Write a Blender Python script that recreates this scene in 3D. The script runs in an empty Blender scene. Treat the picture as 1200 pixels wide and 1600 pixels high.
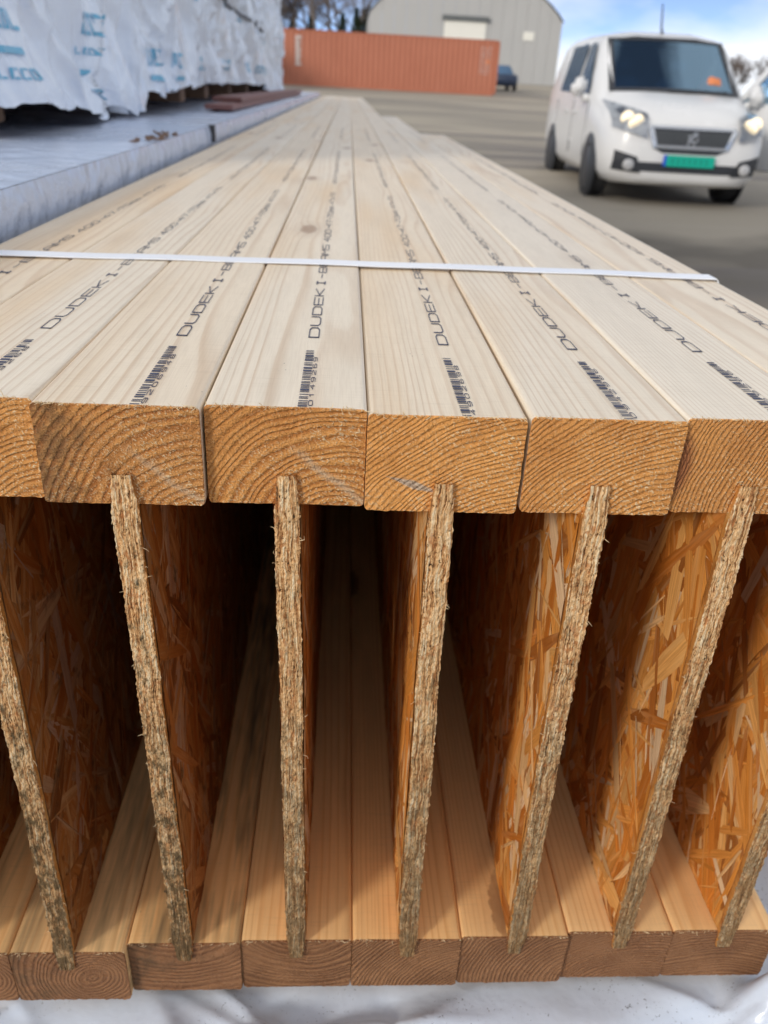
import bpy, bmesh, math, random
from mathutils import Vector, Matrix, noise, Euler
random.seed(7)
R = math.radians
scene = bpy.context.scene
col = scene.collection

# ------------------------------------------------------------------ camera
cam_data = bpy.data.cameras.new('camera')
cam = bpy.data.objects.new('camera', cam_data)
col.objects.link(cam)
scene.camera = cam
cam_data.sensor_fit = 'VERTICAL'
cam_data.sensor_height = 36.0
cam_data.sensor_width = 27.0
cam_data.lens = 1250.39 / 1600 * 36
cam_data.clip_start = 0.01
cam_data.clip_end = 2000
M = (Matrix.Rotation(R(-3.7375), 4, 'Z') @ Matrix.Rotation(R(61.9972), 4, 'X') @ Matrix.Rotation(R(3.1433), 4, 'Z'))
cam.matrix_world = Matrix.Translation((0.05952, -0.32475, 0.52500)) @ M
cam_data.dof.use_dof = True
cam_data.dof.focus_distance = 0.365
cam_data.dof.aperture_fstop = cam_data.lens / 2.3

# ------------------------------------------------------------------ light
SUN_EL, SUN_AZ = R(22), R(47)          # azimuth measured from behind the camera towards the left
to_sun = Vector((-math.cos(SUN_EL) * math.sin(SUN_AZ), -math.cos(SUN_EL) * math.cos(SUN_AZ), math.sin(SUN_EL)))
world = bpy.data.worlds.new('World')
scene.world = world
world.use_nodes = True
wt = world.node_tree
wt.nodes.clear()
wo = wt.nodes.new('ShaderNodeOutputWorld')
wb = wt.nodes.new('ShaderNodeBackground')
sky = wt.nodes.new('ShaderNodeTexSky')
sky.sky_type = 'NISHITA'
sky.sun_disc = False
sky.sun_elevation = SUN_EL
sky.sun_rotation = math.atan2(to_sun.x, to_sun.y)
sky.altitude = 2500
sky.air_density = 0.32
sky.dust_density = 0.05
sky.ozone_density = 1.0
wc = wt.nodes.new('ShaderNodeTexCoord')
wm = wt.nodes.new('ShaderNodeMapping')
wm.inputs['Scale'].default_value = (1.2, 1.2, 3.0)
wm.inputs['Location'].default_value = (5.1, 0.7, 3.0)  # view left clear; unseen cloud elsewhere added to light the foreground
wn = wt.nodes.new('ShaderNodeTexNoise')
wn.inputs['Scale'].default_value = 2.4
wn.inputs['Detail'].default_value = 7
wn.inputs['Roughness'].default_value = 0.48
wr = wt.nodes.new('ShaderNodeValToRGB')
wr.color_ramp.elements[0].position = 0.40
wr.color_ramp.elements[0].color = (0.08, 0.08, 0.08, 1)
wr.color_ramp.elements[1].position = 0.54
wr.color_ramp.elements[1].color = (0.93, 0.93, 0.93, 1)
wx = wt.nodes.new('ShaderNodeMix')
wx.data_type = 'RGBA'
wt.links.new(wc.outputs['Generated'], wm.inputs['Vector'])
wt.links.new(wm.outputs['Vector'], wn.inputs['Vector'])
wt.links.new(wn.outputs['Fac'], wr.inputs['Fac'])
wt.links.new(wr.outputs['Color'], wx.inputs['Factor'])
wt.links.new(sky.outputs['Color'], wx.inputs['A'])
wx.inputs['B'].default_value = (6.5, 6.6, 6.75, 1)
wt.links.new(wx.outputs['Result'], wb.inputs['Color'])
wb.inputs['Strength'].default_value = 0.13
wt.links.new(wb.outputs['Background'], wo.inputs['Surface'])

sun_data = bpy.data.lights.new('sun', 'SUN')
sun_data.energy = 1.5
sun_data.angle = R(11)
sun_data.color = (1.0, 0.93, 0.82)
sun = bpy.data.objects.new('sun', sun_data)
col.objects.link(sun)
sun.rotation_euler = to_sun.to_track_quat('Z', 'Y').to_euler()

scene.view_settings.view_transform = 'Standard'
scene.view_settings.look = 'None'
scene.view_settings.gamma = 1.0
scene.view_settings.use_curve_mapping = False
scene.view_settings.exposure = 0.4
scene.render.engine = 'CYCLES'
scene.cycles.use_denoising = True
scene.cycles.max_bounces = 7
scene.cycles.diffuse_bounces = 5
scene.cycles.adaptive_threshold = 0.02
scene.cycles.transparent_max_bounces = 12
scene.cycles.caustics_reflective = False
scene.cycles.caustics_refractive = False

# ------------------------------------------------------------------ helpers
def tag(o, label=None, cat=None, group=None, kind=None):
    if label: o['label'] = label
    if cat: o['category'] = cat
    if group: o['group'] = group
    if kind: o['kind'] = kind
    return o

def empty(name, loc=(0, 0, 0), rz=0.0, parent=None):
    o = bpy.data.objects.new(name, None)
    o.empty_display_size = 0.05
    col.objects.link(o)
    o.location = loc
    o.rotation_euler = (0, 0, rz)
    o.parent = parent
    return o

class MB:
    """collects vertices and faces of one mesh"""
    def __init__(s):
        s.v = []; s.f = []; s.m = []; s.uv = None; s.colr = None
    def add(s, vs, fs, mi=0):
        b = len(s.v)
        s.v.extend([tuple(p) for p in vs])
        s.f.extend([tuple(i + b for i in f) for f in fs])
        s.m.extend([mi] * len(fs))
    def box(s, a, b, mi=0, mat=None):
        (x0, y0, z0), (x1, y1, z1) = a, b
        vs = [(x0, y0, z0), (x1, y0, z0), (x1, y1, z0), (x0, y1, z0), (x0, y0, z1), (x1, y0, z1), (x1, y1, z1), (x0, y1, z1)]
        if mat is not None: vs = [tuple(mat @ Vector(p)) for p in vs]
        s.add(vs, [(0, 3, 2, 1), (4, 5, 6, 7), (0, 1, 5, 4), (1, 2, 6, 5), (2, 3, 7, 6), (3, 0, 4, 7)], mi)
    def bbox(s, a, b, c=0.01, mi=0):
        """box with its vertical and horizontal edges chamfered"""
        bm = bmesh.new()
        bmesh.ops.create_cube(bm, size=1)
        for v in bm.verts:
            v.co = Vector(((a[0] + b[0]) / 2 + v.co.x * (b[0] - a[0]), (a[1] + b[1]) / 2 + v.co.y * (b[1] - a[1]), (a[2] + b[2]) / 2 + v.co.z * (b[2] - a[2])))
        bmesh.ops.bevel(bm, geom=bm.edges[:], offset=c, segments=2, affect='EDGES')
        s.bm(bm, mi)
    def bm(s, bm, mi=0):
        bm.verts.index_update()
        s.add([v.co[:] for v in bm.verts], [[v.index for v in f.verts] for f in bm.faces], mi)
        bm.free()
    def grid(s, fn, nu, nv, mi=0, flip=False):
        vs = [fn(i / nu, j / nv) for j in range(nv + 1) for i in range(nu + 1)]
        fs = []
        for j in range(nv):
            for i in range(nu):
                q = (j * (nu + 1) + i, j * (nu + 1) + i + 1, (j + 1) * (nu + 1) + i + 1, (j + 1) * (nu + 1) + i)
                fs.append(q[::-1] if flip else q)
        s.add(vs, fs, mi)
    def tube(s, pts, rad, n=6, mi=0, cap=True):
        """tube through points with a radius for each point"""
        if not hasattr(rad, '__len__'): rad = [rad] * len(pts)
        P = [Vector(p) for p in pts]
        vs = []; fs = []
        for k, p in enumerate(P):
            d = (P[min(k + 1, len(P) - 1)] - P[max(k - 1, 0)]).normalized()
            a = d.orthogonal().normalized(); b = d.cross(a)
            for i in range(n):
                t = 2 * math.pi * i / n
                vs.append(p + (a * math.cos(t) + b * math.sin(t)) * rad[k])
        for k in range(len(P) - 1):
            for i in range(n):
                fs.append((k * n + i, k * n + (i + 1) % n, (k + 1) * n + (i + 1) % n, (k + 1) * n + i))
        if cap:
            fs.append(tuple(range(n))[::-1]); fs.append(tuple(range((len(P) - 1) * n, len(P) * n)))
        s.add(vs, fs, mi)
    def lathe(s, prof, axis_mat, n=28, mi=0):
        """prof: list of (radius, height) turned about the local z axis of axis_mat"""
        vs = []; fs = []
        for (r, h) in prof:
            for i in range(n):
                t = 2 * math.pi * i / n
                vs.append(axis_mat @ Vector((r * math.cos(t), r * math.sin(t), h)))
        for k in range(len(prof) - 1):
            for i in range(n):
                fs.append((k * n + i, k * n + (i + 1) % n, (k + 1) * n + (i + 1) % n, (k + 1) * n + i))
        s.add(vs, fs, mi)
    def mesh(s, name, mats, smooth=False):
        me = bpy.data.meshes.new(name)
        me.from_pydata(s.v, [], s.f)
        if not isinstance(mats, (list, tuple)): mats = [mats]
        for m in mats: me.materials.append(m)
        if len(mats) > 1: me.polygons.foreach_set('material_index', s.m)
        if smooth: me.polygons.foreach_set('use_smooth', [True] * len(me.polygons))
        me.update()
        return me
    def build(s, name, mats, parent=None, smooth=False):
        o = bpy.data.objects.new(name, s.mesh(name, mats, smooth))
        col.objects.link(o)
        o.parent = parent
        return o

def link(name, me, parent=None):
    o = bpy.data.objects.new(name, me)
    col.objects.link(o)
    o.parent = parent
    return o

def fbm(x, y, z=0.0, o=4):
    return noise.fractal(Vector((x, y, z)), 1.0, 2.0, o, noise_basis='PERLIN_ORIGINAL')
def nz(x, y, z=0.0):
    return noise.noise(Vector((x, y, z)), noise_basis='PERLIN_ORIGINAL')

# ------------------------------------------------------------------ materials
class NT:
    def __init__(s, name):
        s.mat = bpy.data.materials.new(name)
        s.mat.use_nodes = True
        s.t = s.mat.node_tree
        s.bsdf = s.t.nodes['Principled BSDF']
        s.out = s.t.nodes['Material Output']
    def n(s, typ, **kw):
        nd = s.t.nodes.new(typ)
        for k, v in kw.items(): setattr(nd, k, v)
        return nd
    def put(s, sock, val):
        if isinstance(val, bpy.types.NodeSocket): s.t.links.new(val, sock)
        elif val is not None:
            if sock.type == 'RGBA' and len(val) == 3: val = (*val, 1)
            sock.default_value = val
    def math(s, op, a, b=None, c=None, clamp=False):
        nd = s.n('ShaderNodeMath', operation=op, use_clamp=clamp)
        s.put(nd.inputs[0], a)
        if b is not None: s.put(nd.inputs[1], b)
        if c is not None: s.put(nd.inputs[2], c)
        return nd.outputs[0]
    def vmath(s, op, a, b=None):
        nd = s.n('ShaderNodeVectorMath', operation=op)
        s.put(nd.inputs[0], a)
        if b is not None: s.put(nd.inputs[1], b)
        return nd.outputs['Value'] if op in ('LENGTH', 'DISTANCE', 'DOT_PRODUCT') else nd.outputs['Vector']
    def sep(s, v):
        nd = s.n('ShaderNodeSeparateXYZ'); s.put(nd.inputs[0], v)
        return nd.outputs
    def comb(s, x, y, z):
        nd = s.n('ShaderNodeCombineXYZ')
        for i, k in enumerate((x, y, z)): s.put(nd.inputs[i], k)
        return nd.outputs[0]
    def noise(s, vec, scale=1.0, detail=3.0, rough=0.5, dist=0.0, color=False):
        nd = s.n('ShaderNodeTexNoise')
        s.put(nd.inputs['Vector'], vec); s.put(nd.inputs['Scale'], scale)
        nd.inputs['Detail'].default_value = detail; nd.inputs['Roughness'].default_value = rough
        nd.inputs['Distortion'].default_value = dist
        return nd.outputs['Color'] if color else nd.outputs['Fac']
    def voro(s, vec, scale=1.0, feature='F1', out='Distance'):
        nd = s.n('ShaderNodeTexVoronoi', feature=feature)
        s.put(nd.inputs['Vector'], vec); s.put(nd.inputs['Scale'], scale)
        return nd.outputs[out]
    def ramp(s, fac, stops, interp='LINEAR'):
        nd = s.n('ShaderNodeValToRGB')
        cr = nd.color_ramp; cr.interpolation = interp
        while len(cr.elements) < len(stops): cr.elements.new(0.5)
        for e, (p, c) in zip(cr.elements, stops):
            e.position = p
            if not hasattr(c, '__len__'): c = (c, c, c)
            e.color = (*c, 1) if len(c) == 3 else c
        s.put(nd.inputs['Fac'], fac)
        return nd.outputs['Color']
    def mix(s, fac, a, b, blend='MIX'):
        nd = s.n('ShaderNodeMix', data_type='RGBA', blend_type=blend)
        s.put(nd.inputs['Factor'], fac); s.put(nd.inputs['A'], a); s.put(nd.inputs['B'], b)
        return nd.outputs['Result']
    def attr(s, name, typ='OBJECT', out='Vector'):
        nd = s.n('ShaderNodeAttribute', attribute_type=typ, attribute_name=name)
        return nd.outputs[out]
    def obj(s):
        return s.n('ShaderNodeTexCoord').outputs['Object']
    def scale(s, v, xyz):
        return s.vmath('MULTIPLY', v, xyz)
    def bump(s, h, strength=0.5, dist=0.001):
        nd = s.n('ShaderNodeBump')
        nd.inputs['Strength'].default_value = strength; nd.inputs['Distance'].default_value = dist
        s.put(nd.inputs['Height'], h)
        s.t.links.new(nd.outputs['Normal'], s.bsdf.inputs['Normal'])
    def set(s, color=None, rough=None, metal=None, spec=None):
        if color is not None: s.put(s.bsdf.inputs['Base Color'], color)
        if rough is not None: s.put(s.bsdf.inputs['Roughness'], rough)
        if metal is not None: s.put(s.bsdf.inputs['Metallic'], metal)
        if spec is not None: s.put(s.bsdf.inputs['Specular IOR Level'], spec)
        return s.mat

def plain(name, color, rough=0.5, metal=0.0, spec=0.5, var=0.12, scale=6.0):
    """one colour with a little uneven soiling"""
    t = NT(name)
    f = t.noise(t.obj(), scale, 5, 0.6)
    c = t.mix(f, tuple(k * (1 - var) for k in color), tuple(min(1, k * (1 + var)) for k in color))
    r = t.math('MULTIPLY_ADD', f, 0.2, rough - 0.1)
    return t.set(c, r, metal, spec)

def ring_field(t, p, pith):
    """distance from the pith in growth rings, with knots disturbing the rings"""
    px = t.sep(pith)
    seed = t.comb(px[1], px[1], px[1])
    q = t.vmath('ADD', p, seed)
    s = t.sep(p)
    # knots: scattered along the length
    kv = t.vmath('ADD', t.scale(p, (11.0, 3.6, 11.0)), seed)
    kd = t.voro(kv, 1.0)
    knot = t.math('POWER', 2.718, t.math('MULTIPLY', t.math('MULTIPLY', kd, kd), -60.0))
    w = t.noise(t.scale(q, (20.0, 1.5, 20.0)), 1.0, 2, 0.5, color=True)
    ws = t.sep(w)
    w2 = t.noise(t.scale(q, (70.0, 14.0, 70.0)), 1.0, 1, 0.5)
    dx = t.math('ADD', t.math('SUBTRACT', s[0], px[0]), t.math('MULTIPLY', t.math('SUBTRACT', ws[0], 0.5), 0.013))
    dz = t.math('ADD', t.math('SUBTRACT', s[2], px[2]), t.math('MULTIPLY', t.math('SUBTRACT', ws[2], 0.5), 0.013))
    d = t.math('SQRT', t.math('ADD', t.math('MULTIPLY', dx, dx), t.math('MULTIPLY', dz, dz)))
    d = t.math('ADD', d, t.math('MULTIPLY', knot, 0.0045))
    d = t.math('ADD', d, t.math('MULTIPLY', t.math('SUBTRACT', w2, 0.5), 0.0007))
    # rings of uneven width
    vr = t.noise(t.comb(t.math('MULTIPLY', d, 90.0), px[1], 0.0), 1.0, 1, 0.6)
    ph = t.math('ADD', t.math('MULTIPLY', d, t.attr('rings', out='Fac')), t.math('MULTIPLY', vr, 2.4))
    fr = t.math('FRACT', ph)
    return fr, knot, kd, q, s

def mat_planed(name, early, late, knotc, warm, shine=0.45):
    t = NT(name)
    p = t.obj(); pith = t.attr('pith')
    fr, knot, kd, q, s = ring_field(t, p, pith)
    line = t.ramp(fr, [(0.0, 0.3), (0.06, 0.0), (0.62, 0.08), (0.88, 1.0), (0.97, 0.8), (1.0, 0.3)])
    amount = t.math('MULTIPLY', t.noise(t.scale(q, (30, 4, 30)), 1.0, 2), 1.05)
    c = t.mix(t.math('MULTIPLY', line, amount, clamp=True), early, late)
    # long soft stains and warm patches
    st = t.noise(t.scale(q, (14, 1.6, 14)), 1.0, 2, 0.6)
    c = t.mix(t.ramp(st, [(0.52, 0.0), (0.74, 0.65)]), c, warm)
    fine = t.noise(t.scale(q, (1500, 45, 1500)), 1.0, 1, 0.6)
    c = t.mix(t.ramp(fine, [(0.35, 0.22), (0.6, 0.0)]), c, t.mix(0.5, c, (0.42, 0.3, 0.2)))
    # cross marks left by the planer
    pl = t.noise(t.scale(q, (40, 900, 40)), 1.0, 1)
    c = t.mix(t.ramp(pl, [(0.58, 0.0), (0.75, 0.12)]), c, (0.4, 0.3, 0.2))
    c = t.mix(t.attr('board', out='Fac'), c, t.mix(1.0, c, (1.0, 0.86, 0.68), 'MULTIPLY'))
    # knots
    kz = t.math('ADD', kd, t.math('MULTIPLY', t.math('SUBTRACT', t.noise(q, 240.0, 3), 0.5), 0.06))
    c = t.mix(t.ramp(kz, [(0.03, 0.75), (0.085, 0.62), (0.1, 0.2), (0.22, 0.0)]), c, knotc)
    # grey mould specks where the beam carries it
    md = t.attr('mould', out='Fac')
    mn = t.noise(t.scale(q, (70, 7, 70)), 1.0, 3, 0.7)
    c = t.mix(t.math('MULTIPLY', t.ramp(mn, [(0.42, 0.0), (0.66, 0.8)]), md), c, (0.09, 0.075, 0.05))
    sp = t.voro(t.scale(q, (260, 120, 260)), 1.0)
    spn = t.noise(q, 17.0, 2)
    c = t.mix(t.math('MULTIPLY', t.ramp(sp, [(0.05, 0.7), (0.11, 0.0)]), t.ramp(spn, [(0.6, 0.0), (0.68, 0.8)])), c, (0.06, 0.05, 0.05))
    t.bump(t.math('ADD', t.math('MULTIPLY', line, 0.35), t.math('ADD', fine, t.math('MULTIPLY', pl, 0.4))), 0.22, 0.0003)
    return t.set(c, shine, 0, 0.35)

def mat_endgrain(name, early, late, pale, dirt, fuzz=1.0):
    t = NT(name)
    p = t.obj(); pith = t.attr('pith')
    fr, knot, kd, q, s = ring_field(t, p, pith)
    line = t.ramp(fr, [(0.0, 0.45), (0.14, 0.0), (0.4, 0.1), (0.74, 0.95), (0.9, 1.0), (1.0, 0.45)])
    flat = t.comb(s[0], 0.0, s[2])
    f2 = t.vmath('ADD', flat, t.comb(t.sep(pith)[1], 0.0, 3.0))
    big = t.noise(f2, 42.0, 3, 0.6)
    band = t.noise(f2, 26.0, 1)
    c = t.mix(t.math('MULTIPLY', t.math('MULTIPLY', line, t.ramp(band, [(0.34, 0.35), (0.55, 1.0)])), t.attr('contrast', out='Fac'), clamp=True), early, late)
    c = t.mix(t.ramp(big, [(0.44, 0.0), (0.7, 0.5)]), c, late)
    c = t.mix(t.attr('tone', out='Fac'), c, t.mix(0.5, c, (0.3, 0.13, 0.06)))
    # cut fibres: pale whiskers standing off the saw cut in slanting tufts
    sl = t.comb(t.math('ADD', t.math('MULTIPLY', s[0], 0.8), t.math('MULTIPLY', s[2], -0.45)), t.sep(pith)[1], t.math('ADD', t.math('MULTIPLY', s[2], 0.8), t.math('MULTIPLY', s[0], 0.45)))
    fib = t.noise(t.scale(sl, (900.0, 1.0, 1500.0)), 1.0, 2, 0.7)
    grow = t.math('ADD', t.math('MULTIPLY', t.noise(f2, 45.0, 1), 0.55), t.math('MULTIPLY', t.math('SUBTRACT', s[0], t.math('MULTIPLY', t.math('SUBTRACT', s[2], 0.37), 1.0)), 3.2))
    fm = t.math('MULTIPLY', t.ramp(fib, [(0.56, 0.0), (0.64, 1.0)]), t.ramp(grow, [(0.14, 0.18), (0.42, 1.0)]))
    c = t.mix(t.math('MULTIPLY', fm, fuzz), c, pale)
    c = t.mix(t.ramp(fib, [(0.28, 0.6), (0.40, 0.0)]), c, t.mix(0.8, c, (0.22, 0.07, 0.015)))  # pits between the fibres: relief shade put into the colour
    # pale scar across the cut
    sc = t.math('ADD', t.math('MULTIPLY', s[0], 0.8), s[2])
    scn = t.math('ABSOLUTE', t.math('SUBTRACT', sc, t.math('ADD', 0.3835, t.math('MULTIPLY', t.math('SUBTRACT', big, 0.5), 0.014))))
    c = t.mix(t.math('MULTIPLY', t.math('MULTIPLY', t.ramp(scn, [(0.0005, 0.6), (0.0016, 0.0)]), t.ramp(s[0], [(0.0, 0.0), (0.012, 1.0)])), t.attr('scar', out='Fac')), c, (0.7, 0.55, 0.38))
    # grey resin streak and a dark side knot, on the beams that have them
    sd_ = t.math('ABSOLUTE', t.math('ADD', t.math('SUBTRACT', s[2], 0.3655), t.math('MULTIPLY', t.math('ADD', s[0], 0.013), 0.32)))
    sw = t.math('SUBTRACT', 0.0026, t.math('MULTIPLY', t.math('ABSOLUTE', t.math('ADD', s[0], 0.013)), 0.17))
    sm_ = t.ramp(t.math('DIVIDE', t.math('SUBTRACT', sw, sd_), 0.0015), [(0.0, 0.0), (0.6, 0.8)])
    c = t.mix(t.math('MULTIPLY', sm_, t.attr('streak', out='Fac')), c, t.mix(t.ramp(fib, [(0.4, 0.0), (0.6, 1.0)]), (0.33, 0.27, 0.22), (0.72, 0.62, 0.5)))
    ke = t.vmath('LENGTH', t.comb(t.math('MULTIPLY', t.math('ADD', s[0], 0.036), 1.5), 0.0, t.math('MULTIPLY', t.math('SUBTRACT', s[2], 0.377), 0.62)))
    ke = t.math('ADD', ke, t.math('MULTIPLY', t.math('SUBTRACT', big, 0.5), 0.006))
    kr = t.math('FRACT', t.math('MULTIPLY', ke, 520.0))
    c = t.mix(t.math('MULTIPLY', t.ramp(t.math('MULTIPLY', ke, 50.0), [(0.35, 0.95), (0.62, 0.0)]), t.attr('side_knot', out='Fac')), c, t.mix(kr, (0.16, 0.05, 0.025), (0.5, 0.2, 0.08)))
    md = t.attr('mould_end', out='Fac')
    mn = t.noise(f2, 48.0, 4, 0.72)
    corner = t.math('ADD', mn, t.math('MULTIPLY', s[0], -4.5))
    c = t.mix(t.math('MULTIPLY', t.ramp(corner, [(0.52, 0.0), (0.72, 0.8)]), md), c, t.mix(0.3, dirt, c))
    h = t.math('ADD', t.math('MULTIPLY', fib, 1.6), t.math('MULTIPLY', line, -0.5))
    t.bump(h, 1.0, 0.0013)
    return t.set(c, 0.75, 0, 0.2)

def mat_osb_edge():
    t = NT('osb_cut_edge')
    p = t.obj(); pith = t.attr('pith'); seed = t.sep(pith)[1]
    s = t.sep(p)
    wob = t.noise(t.comb(t.math('MULTIPLY', s[0], 90.0), seed, t.math('MULTIPLY', s[2], 60.0)), 1.0, 2, 0.6)
    x2 = t.math('ADD', s[0], t.math('MULTIPLY', t.math('SUBTRACT', wob, 0.5), 0.0045))
    lay = t.noise(t.comb(t.math('MULTIPLY', x2, 1300.0), seed, t.math('MULTIPLY', s[2], 42.0)), 1.0, 1, 0.5)
    a = t.noise(t.comb(t.math('MULTIPLY', x2, 2200.0), seed, t.math('MULTIPLY', s[2], 330.0)), 1.0, 2, 0.65)
    v2 = t.comb(t.math('MULTIPLY', x2, 700.0), seed, t.math('MULTIPLY', s[2], 420.0))
    b = t.noise(v2, 1.0, 3, 0.7)
    f = t.math('ADD', t.math('ADD', t.math('MULTIPLY', lay, 0.5), t.math('MULTIPLY', a, 0.26)), t.math('MULTIPLY', b, 0.24))
    c = t.ramp(f, [(0.33, (0.07, 0.035, 0.017)), (0.40, (0.34, 0.14, 0.05)), (0.46, (0.68, 0.37, 0.155)), (0.53, (0.88, 0.57, 0.29)), (0.63, (0.97, 0.8, 0.54))])
    red = t.noise(v2, 0.6, 1, 0.5)
    c = t.mix(t.ramp(red, [(0.6, 0.0), (0.68, 0.6)]), c, (0.52, 0.19, 0.06))
    c = t.mix(t.ramp(b, [(0.32, 0.95), (0.39, 0.0)]), c, (0.05, 0.025, 0.012))
    md = t.attr('mould', out='Fac')
    mn = t.noise(t.comb(t.math('MULTIPLY', s[0], 260.0), seed, t.math('MULTIPLY', s[2], 130.0)), 1.0, 4, 0.75)
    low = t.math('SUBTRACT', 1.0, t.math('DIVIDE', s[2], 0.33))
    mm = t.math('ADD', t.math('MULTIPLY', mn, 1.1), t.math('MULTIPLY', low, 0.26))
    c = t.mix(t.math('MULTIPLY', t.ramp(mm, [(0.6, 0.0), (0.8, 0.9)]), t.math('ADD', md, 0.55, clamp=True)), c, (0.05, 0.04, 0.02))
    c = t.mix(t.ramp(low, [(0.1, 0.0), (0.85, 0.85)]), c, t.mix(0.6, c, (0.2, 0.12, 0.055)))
    t.bump(t.math('ADD', t.math('MULTIPLY', lay, 0.8), t.math('ADD', t.math('MULTIPLY', a, 0.7), b)), 1.0, 0.0016)
    return t.set(c, 0.85, 0, 0.15)

def mat_osb_face():
    t = NT('osb_face')
    p = t.obj()
    v = t.scale(p, (1, 40, 24))
    a = t.noise(v, 1.0, 4, 0.6, 1.2)
    g = t.noise(t.scale(p, (1, 120, 500)), 1.0, 2)
    c = t.ramp(a, [(0.3, (0.34, 0.12, 0.025)), (0.5, (0.6, 0.25, 0.055)), (0.7, (0.75, 0.42, 0.14))])
    c = t.mix(t.math('MULTIPLY', g, 0.4), c, (0.25, 0.1, 0.03))
    t.bump(g, 0.4, 0.0006)
    return t.set(c, 0.5, 0, 0.35)

def mat_strand():
    t = NT('osb_strand')
    tint = t.attr('tint', 'GEOMETRY', 'Color')
    uv = t.n('ShaderNodeTexCoord').outputs['UV']
    s = t.sep(uv)
    g = t.noise(t.comb(t.math('MULTIPLY', s[0], 30.0), t.math('MULTIPLY', s[1], 900.0), 0.0), 1.0, 3, 0.6, 0.3)
    gl = t.noise(t.comb(t.math('MULTIPLY', s[0], 9.0), t.math('MULTIPLY', s[1], 160.0), 0.0), 1.0, 2)
    c = t.mix(t.ramp(g, [(0.3, 0.7), (0.62, 0.0)]), tint, t.mix(0.7, tint, (0.2, 0.06, 0.01)))
    c = t.mix(t.ramp(gl, [(0.5, 0.0), (0.75, 0.5)]), c, t.mix(0.5, tint, (0.8, 0.58, 0.3)))
    md = t.attr('mould', out='Fac')
    mn = t.noise(t.scale(t.obj(), (10, 55, 55)), 1.0, 6, 0.72)
    c = t.mix(t.math('MULTIPLY', t.ramp(mn, [(0.56, 0.0), (0.7, 0.95)]), md), c, (0.03, 0.025, 0.015))
    t.bump(g, 0.5, 0.0005)
    return t.set(c, 0.6, 0, 0.1)

def mat_film(name, base, dirt_amount=0.3, rough=0.33, fold=0.006, fscale=9.0, dirt=(0.3, 0.25, 0.2)):
    t = NT(name)
    p = t.obj()
    st = t.noise(t.scale(p, (1.0, 0.6, 1.6)), 3.2, 6, 0.68)
    c = t.mix(t.math('MULTIPLY', t.ramp(st, [(0.48, 0.0), (0.75, 1.0)]), dirt_amount), base, dirt)
    sp = t.noise(p, 420.0, 3, 0.7)
    sm = t.noise(p, 21.0, 3)
    c = t.mix(t.math('MULTIPLY', t.ramp(sp, [(0.62, 0.0), (0.7, 0.8)]), t.math('MULTIPLY', t.ramp(sm, [(0.5, 0.0), (0.62, 1.0)]), min(1.0, dirt_amount * 2.2))), c, (0.05, 0.045, 0.04))
    w = t.noise(p, fscale, 4, 0.5, 1.6)
    cr = t.math('ABSOLUTE', t.math('SUBTRACT', w, 0.5))
    t.bump(t.math('ADD', t.math('MULTIPLY', cr, -1.2), t.noise(p, fscale * 4, 2)), 0.55, fold)
    t.bsdf.inputs['Subsurface Weight'].default_value = 0.0
    return t.set(c, t.math('MULTIPLY_ADD', st, 0.3, rough - 0.15), 0, 0.5)

def mat_ground():
    t = NT('yard_asphalt')
    p = t.obj()
    big = t.noise(t.scale(p, (0.09, 0.16, 1)), 1.0, 5, 0.55)
    streak = t.noise(t.scale(p, (0.05, 0.5, 1)), 1.0, 4, 0.6, 0.6)
    c = t.ramp(big, [(0.38, (0.13, 0.115, 0.095)), (0.47, (0.26, 0.22, 0.17)), (0.56, (0.5, 0.42, 0.31))])
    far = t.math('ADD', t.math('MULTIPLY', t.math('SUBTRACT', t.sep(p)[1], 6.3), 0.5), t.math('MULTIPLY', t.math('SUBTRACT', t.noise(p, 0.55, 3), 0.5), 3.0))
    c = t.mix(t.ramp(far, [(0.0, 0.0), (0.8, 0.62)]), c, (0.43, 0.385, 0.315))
    wet = t.ramp(streak, [(0.54, 0.0), (0.62, 0.7)])
    c = t.mix(wet, c, (0.105, 0.085, 0.075))
    gr = t.noise(p, 90.0, 3, 0.7)
    c = t.mix(t.math('MULTIPLY', gr, 0.5), c, t.mix(0.6, c, (0.06, 0.055, 0.05)))
    t.bump(gr, 0.5, 0.004)
    return t.set(c, t.ramp(streak, [(0.5, 0.85), (0.64, 0.55)]), 0, 0.3)

def mat_container():
    t = NT('container_paint')
    p = t.obj()
    a = t.noise(t.scale(p, (0.5, 0.5, 0.25)), 2.0, 5, 0.6)
    c = t.mix(a, (0.44, 0.155, 0.09), (0.54, 0.21, 0.13))
    st = t.noise(t.scale(p, (3.0, 3.0, 0.3)), 2.0, 5, 0.7)
    c = t.mix(t.ramp(st, [(0.58, 0.0), (0.75, 0.5)]), c, (0.22, 0.09, 0.055))
    return t.set(c, 0.6, 0, 0.3)

def mat_emit(name, color, strength):
    t = NT(name)
    t.set((0.8, 0.8, 0.8), 0.3)
    t.put(t.bsdf.inputs['Emission Color'], color)
    t.bsdf.inputs['Emission Strength'].default_value = strength
    return t.mat

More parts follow.
